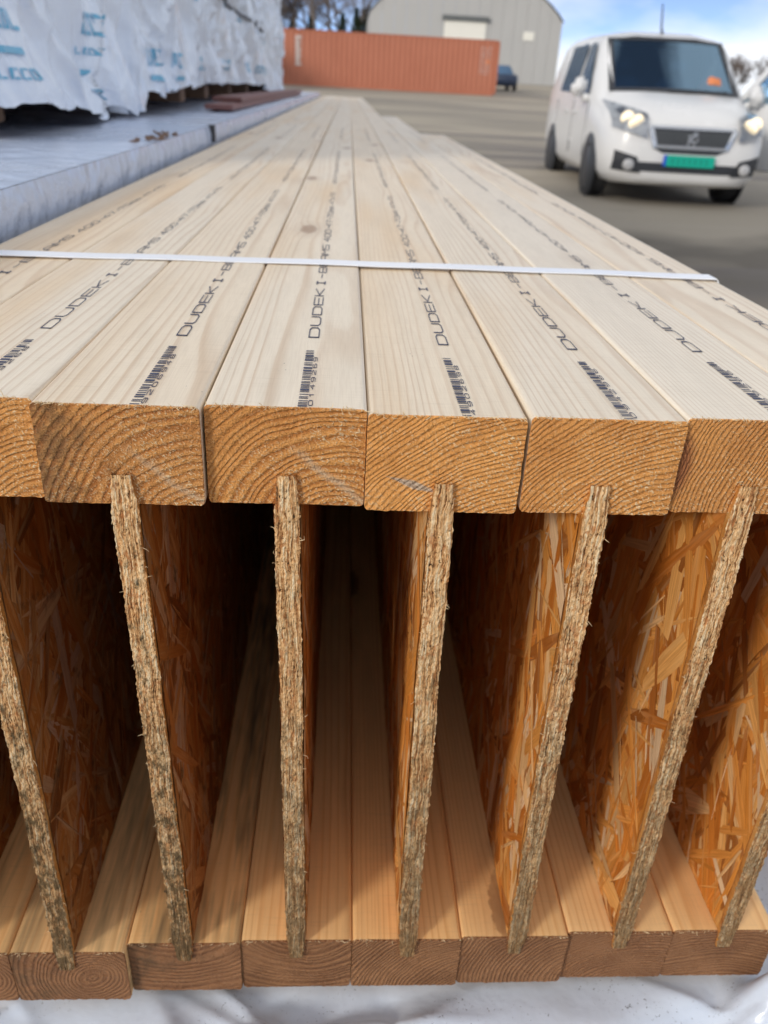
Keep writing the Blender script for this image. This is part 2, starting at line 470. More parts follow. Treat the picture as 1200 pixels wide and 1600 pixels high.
def mat_glass(name, tint, alpha):
    t = NT(name)
    tr = t.n('ShaderNodeBsdfTransparent'); tr.inputs['Color'].default_value = (*tint, 1)
    gl = t.n('ShaderNodeBsdfGlossy'); gl.inputs['Roughness'].default_value = 0.03
    gl.inputs['Color'].default_value = (0.5, 0.76, 1, 1) if alpha > 0.15 else (0.9, 0.95, 1, 1)  # bluer gloss on the stronger glass paints in the mirrored sky
    fr = t.n('ShaderNodeFresnel'); fr.inputs['IOR'].default_value = 1.6
    f = t.math('ADD', fr.outputs[0], alpha, clamp=True)
    mx = t.n('ShaderNodeMixShader')
    t.put(mx.inputs[0], f); t.t.links.new(tr.outputs[0], mx.inputs[1]); t.t.links.new(gl.outputs[0], mx.inputs[2])
    t.t.links.new(mx.outputs[0], t.out.inputs['Surface'])
    return t.mat

M_planed = mat_planed('planed_spruce', (0.87, 0.785, 0.655), (0.65, 0.5, 0.36), (0.3, 0.16, 0.08), (0.78, 0.58, 0.36))
M_planed_low = mat_planed('bounce_warmed_spruce', (0.97, 0.63, 0.30), (0.74, 0.37, 0.13), (0.2, 0.09, 0.04), (0.8, 0.48, 0.21))  # warmer copy of the planed spruce: bounced light put into the colour
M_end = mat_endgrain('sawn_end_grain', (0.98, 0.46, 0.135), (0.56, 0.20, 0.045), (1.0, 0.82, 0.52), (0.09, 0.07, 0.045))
M_end_low = mat_endgrain('weathered_shaded_end', (0.43, 0.21, 0.095), (0.17, 0.072, 0.032), (0.46, 0.28, 0.16), (0.06, 0.05, 0.03), 0.35)  # darker than the top ends: grime plus their shade put into the colour
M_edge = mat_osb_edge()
M_face = mat_osb_face()
M_strand = mat_strand()
M_splinter = plain('pale_splinter', (0.78, 0.6, 0.36), 0.7)
M_ink = plain('navy_ink', (0.055, 0.06, 0.105), 0.6, var=0.9, scale=420)
M_strap = plain('white_strap', (0.92, 0.94, 1.0), 0.35, var=0.02)
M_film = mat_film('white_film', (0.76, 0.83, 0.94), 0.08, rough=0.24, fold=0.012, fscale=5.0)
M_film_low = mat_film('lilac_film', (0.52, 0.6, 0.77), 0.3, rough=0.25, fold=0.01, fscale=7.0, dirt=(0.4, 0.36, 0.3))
M_film_front = mat_film('crumpled_film', (0.62, 0.68, 0.78), 0.5, rough=0.2, fold=0.0015, fscale=14.0, dirt=(0.34, 0.32, 0.3))
M_blue = plain('blue_print', (0.15, 0.44, 0.64), 0.4, var=0.3, scale=40)
M_bearer = plain('brown_bearer', (0.32, 0.19, 0.12), 0.75, var=0.3, scale=9)
M_redboard = plain('red_brown_board', (0.23, 0.1, 0.085), 0.55, var=0.3, scale=5)
M_darkstrap = plain('dark_strap', (0.05, 0.05, 0.055), 0.5)
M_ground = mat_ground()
M_cont = mat_container()
M_white_print = plain('white_print', (0.75, 0.72, 0.68), 0.5, var=0.3)
M_hall = plain('grey_cladding', (0.48, 0.475, 0.46), 0.55, var=0.05, scale=0.6)
M_hall_dark = plain('dark_trim', (0.14, 0.15, 0.15), 0.5)
M_hall_white = plain('white_door', (0.86, 0.84, 0.76), 0.5, var=0.04)
M_paint = plain('white_car_paint', (0.74, 0.74, 0.74), 0.25, var=0.05, scale=2)
M_black = plain('black_plastic', (0.03, 0.033, 0.04), 0.45)
M_rubber = plain('tyre_rubber', (0.025, 0.025, 0.027), 0.8)
M_rim = plain('alloy_rim', (0.5, 0.5, 0.51), 0.4, 0.2)
M_chrome = plain('chrome', (0.6, 0.61, 0.63), 0.2, 0.9, var=0.05)
M_plate = plain('green_plate', (0.0, 0.42, 0.3), 0.45, var=0.04)
M_plateblue = plain('blue_plate_strip', (0.02, 0.12, 0.6), 0.45)
M_platedark = plain('plate_mark', (0.0, 0.28, 0.21), 0.5)
M_glass = mat_glass('windscreen_glass', (0.5, 0.75, 0.95), 0.2)  # blue tint stands in for sky mirrored in the glass
M_sideglass = plain('side_window_glass', (0.05, 0.1, 0.16), 0.12, var=0.1)
M_lens = mat_glass('lamp_lens', (0.85, 0.87, 0.9), 0.12)
M_lamp = mat_emit('headlamp_glow', (1.0, 0.74, 0.34), 0.75)
M_cab = plain('dark_cabin', (0.07, 0.14, 0.24), 0.7)  # blue added for the sky reflected in the windscreen
M_orange = plain('orange_cloth', (0.75, 0.25, 0.1), 0.8)
M_yellow = plain('yellow_cloth', (0.5, 0.6, 0.08), 0.8)
M_bluecar = plain('navy_car_paint', (0.025, 0.04, 0.08), 0.3)
M_bark = plain('grey_bark', (0.16, 0.135, 0.12), 0.85, var=0.3, scale=3)
M_twig = plain('brown_twig', (0.2, 0.165, 0.15), 0.85, var=0.2)
M_needle = plain('spruce_needles', (0.045, 0.07, 0.035), 0.7, var=0.35, scale=2)
M_debris = plain('brown_debris', (0.2, 0.12, 0.08), 0.8, var=0.4, scale=60)

# ------------------------------------------------------------------ ground
def ground_z(x, y):
    pts = [(-400, -0.56), (0, -0.56), (10, -0.53), (26, -0.18), (48, 0.33), (75, 1.2), (95, 1.45), (160, 1.7), (1500, 1.7)]
    for (a, za), (b, zb) in zip(pts, pts[1:]):
        if y <= b:
            t = max(0.0, (y - a) / (b - a))
            return za + (zb - za) * t
    return pts[-1][1]
gx = [-900, -300, -120, -60, -30, -15] + [k * 1.0 for k in range(-10, 21)] + [30, 60, 120, 300, 900]
gy = [-300, -100, -40, -15, -6] + [k * 1.0 for k in range(-4, 31)] + [36, 42, 48, 55, 65, 75, 85, 95, 110, 130, 160, 240, 500, 1200]
mb = MB()
for y in gy:
    for x in gx:
        mb.v.append((x, y, ground_z(x, y) + 0.012 * fbm(x * 0.3, y * 0.3)))
n = len(gx)
for j in range(len(gy) - 1):
    for i in range(n - 1):
        mb.f.append((j * n + i, j * n + i + 1, (j + 1) * n + i + 1, (j + 1) * n + i)); mb.m.append(0)
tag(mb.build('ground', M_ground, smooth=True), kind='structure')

# ------------------------------------------------------------------ I-beams
W = 0.0715        # spacing of the beams
FW = 0.0707       # flange width
FH = 0.0470       # flange height
H = 0.4000
#        idx   y(top)   y(bottom) length dx     dz      mould scar  text   pith top (x, z)      pith bottom
BEAMS = [(-3, -0.004, -0.013, 9.50, 0.000, 0.0000, 0.5, 0.0, 0.007, (0.030, 0.335), (0.02, 0.02)),
         (-2, 0.003, -0.013, 9.62, 0.0000, 0.0006, 0.8, 0.0, 0.007, (0.045, 0.320), (0.014, 0.022)),
         (-1, -0.002, -0.0075, 9.50, 0.0000, 0.0008, 1.0, 0.8, 0.009, (0.036, 0.338), (-0.004, 0.085)),
         (0, 0.0025, -0.006, 9.56, 0.0002, 0.0004, 0.15, 1.0, 0.008, (0.024, 0.335), (0.004, 0.075)),
         (1, 0.0012, -0.006, 9.60, -0.0003, -0.0010, 0.12, 0.0, 0.009, (0.048, 0.290), (0.06, -0.03)),
         (2, 0.0015, -0.0045, 9.50, 0.0005, -0.0002, 0.08, 0.0, 0.009, (0.044, 0.310), (0.05, 0.0)),
         (3, 0.004, -0.0015, 3.80, 0.0004, 0.0006, 0.06, 0.0, 0.010, (0.060, 0.350), (0.02, -0.04)),
         (4, 0.006, -0.001, 2.40, 0.0004, 0.0000, 0.05, 0.0, 0.010, (-0.02, 0.290), (0.0, -0.09))]

def flange_profile(w, h, r=0.0024, step=0.0016):
    """closed outline, counter clockwise seen from the front, rounded corners"""
    pts = []
    def seg(a, b):
        L = math.hypot(b[0] - a[0], b[1] - a[1]); k = max(1, int(L / step))
        for i in range(k): pts.append((a[0] + (b[0] - a[0]) * i / k, a[1] + (b[1] - a[1]) * i / k))
    def arc(cx, cy, a0):
        for i in range(3):
            t = R(a0 + 90 * i / 3); pts.append((cx + r * math.cos(t), cy + r * math.sin(t)))
    x, z = w / 2, h
    seg((-x + r, 0), (x - r, 0)); arc(x - r, r, -90)
    seg((x, r), (x, z - r)); arc(x - r, z - r, 0)
    seg((x - r, z), (-x + r, z)); arc(-x + r, z - r, 90)
    seg((-x, z - r), (-x, r)); arc(-x + r, r, 180)
    return pts

PROFILE_TOP = flange_profile(FW, FH, 0.0020)
PROFILE_LOW = flange_profile(0.0699, FH, 0.0026)

def flange(name, z0, y0, L, seed, mats, parent, bow=0.0007, dz=0.0):
    mb = MB()
    PROFILE = PROFILE_TOP if z0 > 0.1 else PROFILE_LOW
    ys = [y0, y0 + 0.0012, y0 + 0.004, y0 + 0.03] + [y0 + 0.1 + (L - 0.1) * (k / 22) ** 1.5 for k in range(23)]
    n = len(PROFILE)
    for k, y in enumerate(ys):
        bx = bow * math.sin(y * 0.9 + seed * 2.1) - bow * math.sin(y0 * 0.9 + seed * 2.1)
        for i, (x, z) in enumerate(PROFILE):
            jx = jz = jy = 0
            if k == 0:
                jx = 0.00045 * nz(x * 900, z * 900, seed); jz = 0.0004 * nz(x * 900, z * 900, seed + 9); jy = 0.0005 * nz(x * 700, z * 700, seed + 4)
                s = 0.994; x *= s; z = z * s + FH * 0.003
            elif k == 1:
                jx = 0.0002 * nz(x * 600, z * 600, seed)
            mb.v.append((x + jx + bx, y + jy, z0 + z + jz + dz + 0.0003 * nz(y * 3, x * 40, seed)))
    for k in range(len(ys) - 1):
        for i in range(n):
            mb.f.append((k * n + i, k * n + (i + 1) % n, (k + 1) * n + (i + 1) % n, (k + 1) * n + i)); mb.m.append(1 if k < 1 else 0)
    # sawn end: rings towards the middle
    prev = list(range(n))
    for s in (0.9, 0.6, 0.25):
        b = len(mb.v)
        for (x, z) in PROFILE:
            xx, zz = x * s, FH / 2 + (z - FH / 2) * s
            mb.v.append((xx, y0 + 0.0005 * nz(xx * 350, zz * 350, seed), z0 + zz + dz))
        for i in range(n):
            mb.f.append((prev[(i + 1) % n], prev[i], b + i, b + (i + 1) % n)); mb.m.append(1)
        prev = list(range(b, b + n))
    mb.f.append(tuple(prev[::-1])); mb.m.append(1)
    mb.f.append(tuple((len(ys) - 1) * n + i for i in range(n))); mb.m.append(1)
    o = mb.build(name, mats, parent, smooth=False)
    for p in o.data.polygons: p.use_smooth = p.material_index == 0
    return o

def web(seed, y0, L, zt, zb, parent, tilt=0.0):
    """oriented strand board with a ragged cut edge; zt, zb: where it sits in the flange grooves"""
    mb = MB()
    NZ, NX = 440, 12
    def half(z):
        e = min(z - zb, zt - z)
        return 0.0040 + 0.0016 * min(1.0, max(0, e) / 0.018)
    def cx(z): return tilt * (z - 0.2) + 0.0007 * nz(z * 14, seed * 3.3) + 0.0004 * nz(z * 60, seed)
    for j in range(NZ + 1):
        z = zb + (zt - zb) * j / NZ
        for i in range(NX + 1):
            u = i / NX * 2 - 1
            edge = abs(u) ** 6
            rag = edge * (0.0009 * nz(z * 420, seed, u) + 0.0009 * nz(z * 110, seed + 5, u))
            x = cx(z) + u * (half(z) + 0.0)+ math.copysign(rag, u) if u else cx(z)
            lay = noise.noise(Vector(((u * 6 + 0.9 * nz(z * 30, seed)) * 1.8, z * 45, seed)))
            y = y0 - 0.0010 + 0.0006 * lay + 0.0005 * nz(u * 9, z * 500, seed + 2) + 0.0008 * edge * (0.5 + nz(z * 260, u, seed + 7))
            mb.v.append((x, y, z))
    for j in range(NZ):
        for i in range(NX):
            a = j * (NX + 1) + i
            mb.f.append((a, a + 1, a + NX + 2, a + NX + 1)); mb.m.append(0)
    # the two faces
    for side in (-1, 1):
        i = 0 if side < 0 else NX
        for (ya, yb) in ((None, y0 + 0.004), (y0 + 0.004, y0 + L)):
            b = len(mb.v)
            rows = range(0, NZ + 1)
            for j in rows:
                z = zb + (zt - zb) * j / NZ
                x1 = cx(z) + side * half(z)
                if ya is None: mb.v.append(mb.v[j * (NX + 1) + i])
                else: mb.v.append((x1, ya, z))
                mb.v.append((x1, yb, z))
            for j in range(NZ):
                q = (b + 2 * j, b + 2 * j + 1, b + 2 * j + 3, b + 2 * j + 2)
                mb.f.append(q if side > 0 else q[::-1]); mb.m.append(1)
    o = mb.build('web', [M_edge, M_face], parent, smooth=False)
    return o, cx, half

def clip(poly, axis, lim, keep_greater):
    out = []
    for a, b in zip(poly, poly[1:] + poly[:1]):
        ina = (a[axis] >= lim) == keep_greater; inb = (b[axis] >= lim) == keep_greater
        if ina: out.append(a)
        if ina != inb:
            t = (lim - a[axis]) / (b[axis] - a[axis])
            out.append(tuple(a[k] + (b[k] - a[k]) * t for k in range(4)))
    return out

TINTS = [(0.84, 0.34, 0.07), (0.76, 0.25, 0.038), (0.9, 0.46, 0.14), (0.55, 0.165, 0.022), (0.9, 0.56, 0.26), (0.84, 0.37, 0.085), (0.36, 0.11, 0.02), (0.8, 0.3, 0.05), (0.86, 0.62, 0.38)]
def strands(side, seed, y0, cx, half, parent, n=1150, depth=0.75, shade_dull=0.0):
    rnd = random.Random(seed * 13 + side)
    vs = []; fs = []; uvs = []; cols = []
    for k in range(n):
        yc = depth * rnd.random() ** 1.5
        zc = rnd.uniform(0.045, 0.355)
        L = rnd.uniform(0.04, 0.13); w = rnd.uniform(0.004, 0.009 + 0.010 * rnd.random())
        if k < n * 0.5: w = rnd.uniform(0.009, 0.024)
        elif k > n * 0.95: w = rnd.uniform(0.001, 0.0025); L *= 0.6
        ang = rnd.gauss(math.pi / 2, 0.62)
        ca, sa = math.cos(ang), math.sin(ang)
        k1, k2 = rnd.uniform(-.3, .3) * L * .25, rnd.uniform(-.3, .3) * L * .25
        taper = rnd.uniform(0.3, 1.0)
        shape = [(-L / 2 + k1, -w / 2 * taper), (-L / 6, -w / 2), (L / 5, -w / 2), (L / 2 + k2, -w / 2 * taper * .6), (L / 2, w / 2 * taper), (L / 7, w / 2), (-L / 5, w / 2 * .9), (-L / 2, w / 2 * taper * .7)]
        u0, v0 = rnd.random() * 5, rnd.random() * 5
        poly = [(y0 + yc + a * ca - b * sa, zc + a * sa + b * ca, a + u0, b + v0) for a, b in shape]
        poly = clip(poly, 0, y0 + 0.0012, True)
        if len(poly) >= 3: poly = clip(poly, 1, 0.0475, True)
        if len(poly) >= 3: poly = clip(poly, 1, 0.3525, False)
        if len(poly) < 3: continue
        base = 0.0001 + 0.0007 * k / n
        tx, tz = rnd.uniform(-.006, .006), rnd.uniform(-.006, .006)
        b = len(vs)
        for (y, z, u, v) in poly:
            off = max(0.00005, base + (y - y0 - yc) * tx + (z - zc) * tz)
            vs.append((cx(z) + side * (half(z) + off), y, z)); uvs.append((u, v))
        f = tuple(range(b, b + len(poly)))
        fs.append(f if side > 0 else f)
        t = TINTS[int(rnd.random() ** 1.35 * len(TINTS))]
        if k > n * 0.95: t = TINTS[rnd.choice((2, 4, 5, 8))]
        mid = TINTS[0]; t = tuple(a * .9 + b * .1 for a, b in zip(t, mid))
        g = rnd.uniform(0.72, 1.02) * (1 - shade_dull * 0.6)
        cols.append([(t[0] * g, t[1] * g * (1 - shade_dull * .12), t[2] * g, 1)] * len(poly))
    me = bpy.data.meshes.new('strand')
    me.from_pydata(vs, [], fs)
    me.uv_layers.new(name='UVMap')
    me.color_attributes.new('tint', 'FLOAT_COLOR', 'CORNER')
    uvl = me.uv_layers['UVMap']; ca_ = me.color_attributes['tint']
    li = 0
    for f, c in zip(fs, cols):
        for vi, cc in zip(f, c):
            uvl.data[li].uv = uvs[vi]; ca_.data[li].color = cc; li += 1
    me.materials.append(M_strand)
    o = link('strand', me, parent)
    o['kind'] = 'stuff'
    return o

# --- a stroke alphabet: wide square letters as the ink printer leaves them
GL = {
    'D': [[(0, 0), (0, 1), (.78, 1), (1, .8), (1, .2), (.78, 0), (0, 0)]],
    'U': [[(0, 1), (0, .2), (.2, 0), (.8, 0), (1, .2), (1, 1)]],
    'E': [[(1, 1), (0, 1), (0, 0), (1, 0)], [(.07, .5), (.9, .5)]],
    'K': [[(0, 0), (0, 1)], [(1, 1), (.12, .5), (1, 0)]],
    'I': [[(.5, 0), (.5, 1)], [(.2, 1), (.42, 1)], [(.58, 1), (.8, 1)], [(.2, 0), (.42, 0)], [(.58, 0), (.8, 0)]],
    '-': [[(.15, .5), (.85, .5)]],
    'B': [[(0, 0), (0, 1), (.85, 1), (1, .85), (1, .65), (.85, .5), (.1, .5)], [(.87, .5), (1, .35), (1, .15), (.85, 0), (.08, 0)]],
    'A': [[(0, 0), (0, .75), (.22, 1), (.78, 1), (1, .75), (1, 0)], [(.08, .42), (.92, .42)]],
    'M': [[(0, 0), (0, 1), (.5, .45), (1, 1), (1, 0)]],
    'S': [[(1, 1), (.15, 1), (0, .85), (0, .65), (.15, .5), (.85, .5), (1, .35), (1, .15), (.85, 0), (0, 0)]],
    '0': [[(.2, 0), (0, .2), (0, .8), (.2, 1), (.8, 1), (1, .8), (1, .2), (.8, 0), (.2, 0)]],
    '1': [[(.2, .8), (.5, 1), (.5, 0)]],
    '2': [[(0, 1), (.8, 1), (1, .8), (1, .6), (0, .2), (0, 0), (1, 0)]],
    '4': [[(.75, 0), (.75, 1), (0, .35), (1, .35)]],
    '6': [[(.9, 1), (.2, 1), (0, .8), (0, .2), (.2, 0), (.8, 0), (1, .2), (1, .4), (.8, .55), (.08, .55)]],
    '7': [[(0, 1), (1, 1), (.35, 0)]],
    '8': [[(.2, .5), (0, .7), (.1, 1), (.9, 1), (1, .7), (.8, .5), (.2, .5), (0, .3), (.1, 0), (.9, 0), (1, .3), (.8, .5)]],
    '9': [[(.1, 0), (.8, 0), (1, .2), (1, .8), (.8, 1), (.2, 1), (0, .8), (0, .6), (.2, .45), (.92, .45)]],
    '/': [[(.1, 0), (.9, 1)]],
    'm': [[(0, 0), (0, .7), (.85, .7), (1, .55), (1, 0)], [(.5, .0), (.5, .63)]],
    'x': [[(0, 0), (1, .7)], [(0, .7), (.42, .4)], [(.58, .3), (1, 0)]],
    ' ': []}

def stroke(poly, t):
    """mitred ribbon round an open polyline in unit letter space"""
    n = len(poly); L = []; Rr = []
    for i, p in enumerate(poly):
        a = Vector(poly[max(i - 1, 0)]); b = Vector(p); c = Vector(poly[min(i + 1, n - 1)])
        d1 = (b - a).normalized() if i > 0 else (c - b).normalized()
        d2 = (c - b).normalized() if i < n - 1 else d1
        n1 = Vector((-d1.y, d1.x)); n2 = Vector((-d2.y, d2.x))
        m = (n1 + n2)
        m = m.normalized() if m.length > 1e-4 else n1
        k = t / 2 / max(0.45, m.dot(n1))
        e = -d1 * (t / 2 if i == 0 else 0) + d1 * (t / 2 if i == n - 1 else 0)
        L.append(b + m * k + e); Rr.append(b - m * k + e)
    return L, Rr

def write(mb, text, y0, x0, z, cap, adv, width, t=0.11, zt=None):
    """letters run away from the viewer (+y), their tops point to -x; zt(x, y) lifts them onto the wood"""
    y = y0; lift = 0
    for ch in text:
        for poly in GL.get(ch, []):
            Ls, Rs = stroke(poly, t)
            vs = []; fs = []
            lift += 1
            for a, b in zip(Ls, Rs):
                for q in (a, b):
                    vs.append((x0 + cap * (0.5 - q.y), y + width * q.x, z + 0.000002 * (lift % 12)))
            for k in range(len(poly) - 1): fs.append((2 * k, 2 * k + 1, 2 * k + 3, 2 * k + 2))
            mb.add(vs, fs)
        y += adv * (0.62 if ch in ' -I' else 1.0)
    return y

def barcode(mb, rnd, y0, y1, x0, x1, z):
    y = y0
    while y < y1 - 0.002:
        b = rnd.choice((0.0009, 0.0009, 0.0016, 0.0028)); g = rnd.choice((0.0009, 0.0009, 0.0015, 0.0024))
        mb.add([(x0, y, z), (x1 + rnd.choice((0, 0, 0.0003)), y, z), (x1, y + b, z), (x0, y + b, z)], [(0, 1, 2, 3)])
        y += b + g

def splinters(seed, y0, z, n, parent, spread=0.0012, length=0.0035):
    rnd = random.Random(seed)
    mb = MB()
    for k in range(n):
        x = rnd.uniform(-FW / 2 + 0.001, FW / 2 - 0.001)
        if rnd.random() < 0.35: x = rnd.choice((-1, 1)) * abs(rnd.gauss(0.028, 0.004)); x = max(-.034, min(.034, x))
        L = length * rnd.random() ** 2.2 + 0.0006
        d = Vector((rnd.gauss(0, 0.9), -abs(rnd.gauss(0.5, 0.5)), rnd.gauss(0.25, 0.45))).normalized()
        p = Vector((x, y0 + rnd.uniform(0.0, 0.0008), z + rnd.uniform(-0.0005, 0.0004)))
        mid = p + d * L * 0.5 + Vector((rnd.gauss(0, .15), 0, rnd.gauss(0, .15))) * L
        mb.tube([p, mid, p + d * L], [0.00022, 0.00018, 0.00005], 3, cap=False)
    return mb.build('splinter', M_splinter, parent)

LABELS = {
    -3: 'timber I-beam at the left end of the row, against the lilac wrapped pack',
    -2: 'second timber I-beam from the left, its lower web speckled with mould',
    -1: 'timber I-beam with a dark stained orange top end and mouldy web, third from left',
    0: 'timber I-beam with strongly ringed end and diagonal scar, left of the middle',
    1: 'timber I-beam in the middle with a grey resin streak in its end',
    2: 'timber I-beam with smooth orange end, third from the right of the row',
    3: 'timber I-beam with a dark knot at the left of its top end, second from right',
    4: 'rightmost timber I-beam of the row, the shortest, beside the open yard'}
DIGITS = ['0492698', '0149268', '9206948', '0149269', '4902698', '0942986', '0469286', '0149296']
for bi, (idx, yt, yb, L, dx, dz, mould, scar, tx, pt, pb) in enumerate(BEAMS):
    root = empty('i_beam', ((idx + 0.5) * W + dx, 0, 0))
    tag(root, LABELS[idx], 'i-beam', 'timber I-beams in one row')
    sd = 3.7 * idx + 20
    # the foot of each beam leans a little towards the middle, as the stack has settled
    xb = (0.0051 + (idx + 0.5) * 0.07007) - ((idx + 0.5) * W + dx)
    top = flange('top_flange', H - FH, yt, L, sd, [M_planed, M_end], root, dz=dz)
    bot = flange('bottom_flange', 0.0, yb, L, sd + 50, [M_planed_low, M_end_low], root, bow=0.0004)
    bot.location.x = xb
    yw = min(yt, yb) if idx != 4 else -0.001
    shear = -xb / (H - FH)
    w, cx, half = web(sd, (yt + yb) / 2 - 0.0012, L, H - FH + 0.0155 + dz, FH - 0.0125, root)
    # lean the web so that it meets both grooves, and let its edge follow both ends
    for v in w.data.vertices:
        k = (v.co.z - (FH - 0.0125)) / (H - FH + 0.0155 - FH + 0.0125)
        v.co.x += xb * (1 - k)
        if v.co.y < 1.0: v.co.y += (yt - yb) / 2 * (2 * k - 1) - 0.0002
    parts = [top, bot, w]
    mb = MB()
    rnd = random.Random(idx * 3 + 77)
    zs0, zs1 = FH - 0.0125, H - FH + 0.0155
    for k in range(46):         # torn fibres along the cut edge of the board
        z = rnd.uniform(FH + .002, H - FH - .002); sgn = rnd.choice((-1, 1))
        if rnd.random() < .25: sgn *= rnd.random()
        k_ = (z - zs0) / (zs1 - zs0)
        p = Vector((cx(z) + sgn * half(z) + xb * (1 - k_), (yt + yb) / 2 - .0016 + (yt - yb) / 2 * (2 * k_ - 1) + rnd.uniform(-.0004, .0012), z))
        d = Vector((sgn * abs(rnd.gauss(.5, .5)), -abs(rnd.gauss(.35, .4)), rnd.gauss(0, .8))).normalized()
        l = .0007 + .0042 * rnd.random() ** 3
        mb.tube([p, p + d * l * .5 + Vector((rnd.gauss(0, .12), 0, rnd.gauss(0, .12))) * l, p + d * l], [.00022, .00015, .00005], 3, cap=False)
    mb.build('splinter', M_splinter, w)
    for side in (-1, 1):
        vis = (side < 0 and idx >= 0) or (side > 0 and idx <= 0) or True
        s_ = strands(side, idx + 40, 0.0, cx, half, w, shade_dull=0.9 if idx < 0 else (0.35 if side > 0 else 0.0))  # left beams dirtier; shade of right-facing sides and left beams put into tint
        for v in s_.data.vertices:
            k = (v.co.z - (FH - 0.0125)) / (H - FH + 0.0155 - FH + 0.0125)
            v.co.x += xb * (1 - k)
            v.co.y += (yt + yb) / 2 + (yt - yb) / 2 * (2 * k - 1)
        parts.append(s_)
    for k, o in enumerate(parts):
        pp = pt if o is top else pb
        o['pith'] = (pp[0], sd * 1.37 + k * 0.0, pp[1])
        o['mould'] = mould if o is not top else 0.08
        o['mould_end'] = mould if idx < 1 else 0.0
        o['rings'] = float({-3: 360, -2: 400, -1: 250, 0: 300, 1: 470, 2: 400, 3: 460, 4: 400}[idx]) * (1.0 if o is top else 0.9)
        o['scar'] = scar
        o['board'] = {-3: 0.5, -2: 0.15, -1: 0.35, 0: 0.2, 1: 0.4, 2: 0.2, 3: 0.05, 4: 0.25}[idx]
        o['streak'] = 1.0 if (idx == 1 and o is top) else 0.0
        o['side_knot'] = 1.0 if (idx == 3 and o is top) else 0.0
        o['tone'] = {-3: 0.3, -2: 0.35, -1: 0.6, 0: 0.25, 1: 0.0, 2: 0.15, 3: 0.5, 4: 0.3}[idx]
        o['contrast'] = {-3: 0.8, -2: 0.6, -1: 1.05, 0: 0.88, 1: 0.5, 2: 0.55, 3: 0.75, 4: 0.7}[idx] if o is top else 0.9
    # print on the top flange
    zt = H + dz + 0.00035
    mb = MB()
    rnd = random.Random(idx + 5)
    y = yt + 0.1085 + rnd.uniform(-.003, .003)
    def bowx(yy, s=sd): return 0.0007 * math.sin(yy * 0.9 + s * 2.1) - 0.0007 * math.sin(yt * 0.9 + s * 2.1)
    ye = write(mb, 'DUDEK', y, tx, zt, 0.0054, 0.0245, 0.0195)
    ye = write(mb, 'I', ye + 0.0085, tx, zt, 0.0054, 0.02, 0.012, t=.2)
    write(mb, '-', ye + 0.0075, tx, zt, 0.0054, 0.02, 0.017)
    write(mb, 'BEAMS', y + 0.1725, tx, zt, 0.0054, 0.0240, 0.0190)
    write(mb, '400-47-70mm 47x70', y + 0.305, tx, zt, 0.0054, 0.0232, 0.0175)
    for ys in (0.88, 1.9):
        if ys + 0.7 < L: write(mb, '400-47-70mm 400-47-70mm 47x70', ys, tx, zt, 0.0052, 0.0232, 0.0175)
    for k, v in enumerate(mb.v): mb.v[k] = (v[0] + bowx(v[1]), v[1], v[2])
    mb.build('printed_lettering', M_ink, top)
    mb = MB()
    barcode(mb, rnd, yt + 0.0015, yt + 0.088, tx - 0.0030, tx + 0.0011, zt)
    write(mb, DIGITS[bi], yt + 0.003, tx + 0.0024, zt, 0.0018, 0.0105, 0.0062, t=.16)
    mb.build('printed_barcode', M_ink, top)
    splinters(idx + 11, yt, H + dz, 90, top)
    splinters(idx + 31, yb, FH, 35, bot, length=0.0028)

# ------------------------------------------------------------------ straps round the stack
def strap(label, y_left, y_mid, y_right, wid):
    mb = MB()
    xl, xr = -3 * W - 0.001, 5 * W - 0.0012
    path = [(xl - 0.004, -0.02), (xl - 0.004, 0.05), (xl - 0.004, 0.30), (xl - 0.002, 0.396)]
    N = 64
    for k in range(N + 1):
        x = xl + (xr - xl) * k / N
        z = 0.4014 + 0.0002 * math.sin(k * 0.5)
        path.append((x, z))
    path += [(xr + 0.0011, 0.4003), (xr + 0.0019, 0.3988), (xr + 0.0022, 0.397), (xr + 0.0022, 0.38), (xr + 0.0022, 0.25), (xr + 0.0022, -0.02)]
    def yc(x):
        t = (x - xl) / (xr - xl); t = min(1, max(0, t))
        return (1 - t) * (1 - 2 * t) * y_left + 4 * t * (1 - t) * y_mid + t * (2 * t - 1) * y_right
    n = len(path)
    sec = [(-.5, 0), (-.5, 1), (-.44, 1.25), (.44, 1.25), (.5, 1), (.5, 0)]
    th = 0.0006
    for k, (x, z) in enumerate(path):
        a = path[max(k - 1, 0)]; b = path[min(k + 1, n - 1)]
        tx, tz = b[0] - a[0], b[1] - a[1]; l = math.hypot(tx, tz)
        nx_, nz_ = -tz / l, tx / l
        for (u, h) in sec:
            mb.v.append((x + nx_ * h * th, yc(x) + u * wid, z + nz_ * h * th))
    m = len(sec)
    for k in range(n - 1):
        for i in range(m):
            mb.f.append((k * m + i, k * m + (i + 1) % m, (k + 1) * m + (i + 1) % m, (k + 1) * m + i)); mb.m.append(0)
    tag(mb.build('packing_strap', M_strap), label, 'strap', 'white straps round the beams')
strap('white plastic strap pulled across the near end of the beams', 0.299, 0.3185, 0.3225, 0.0185)

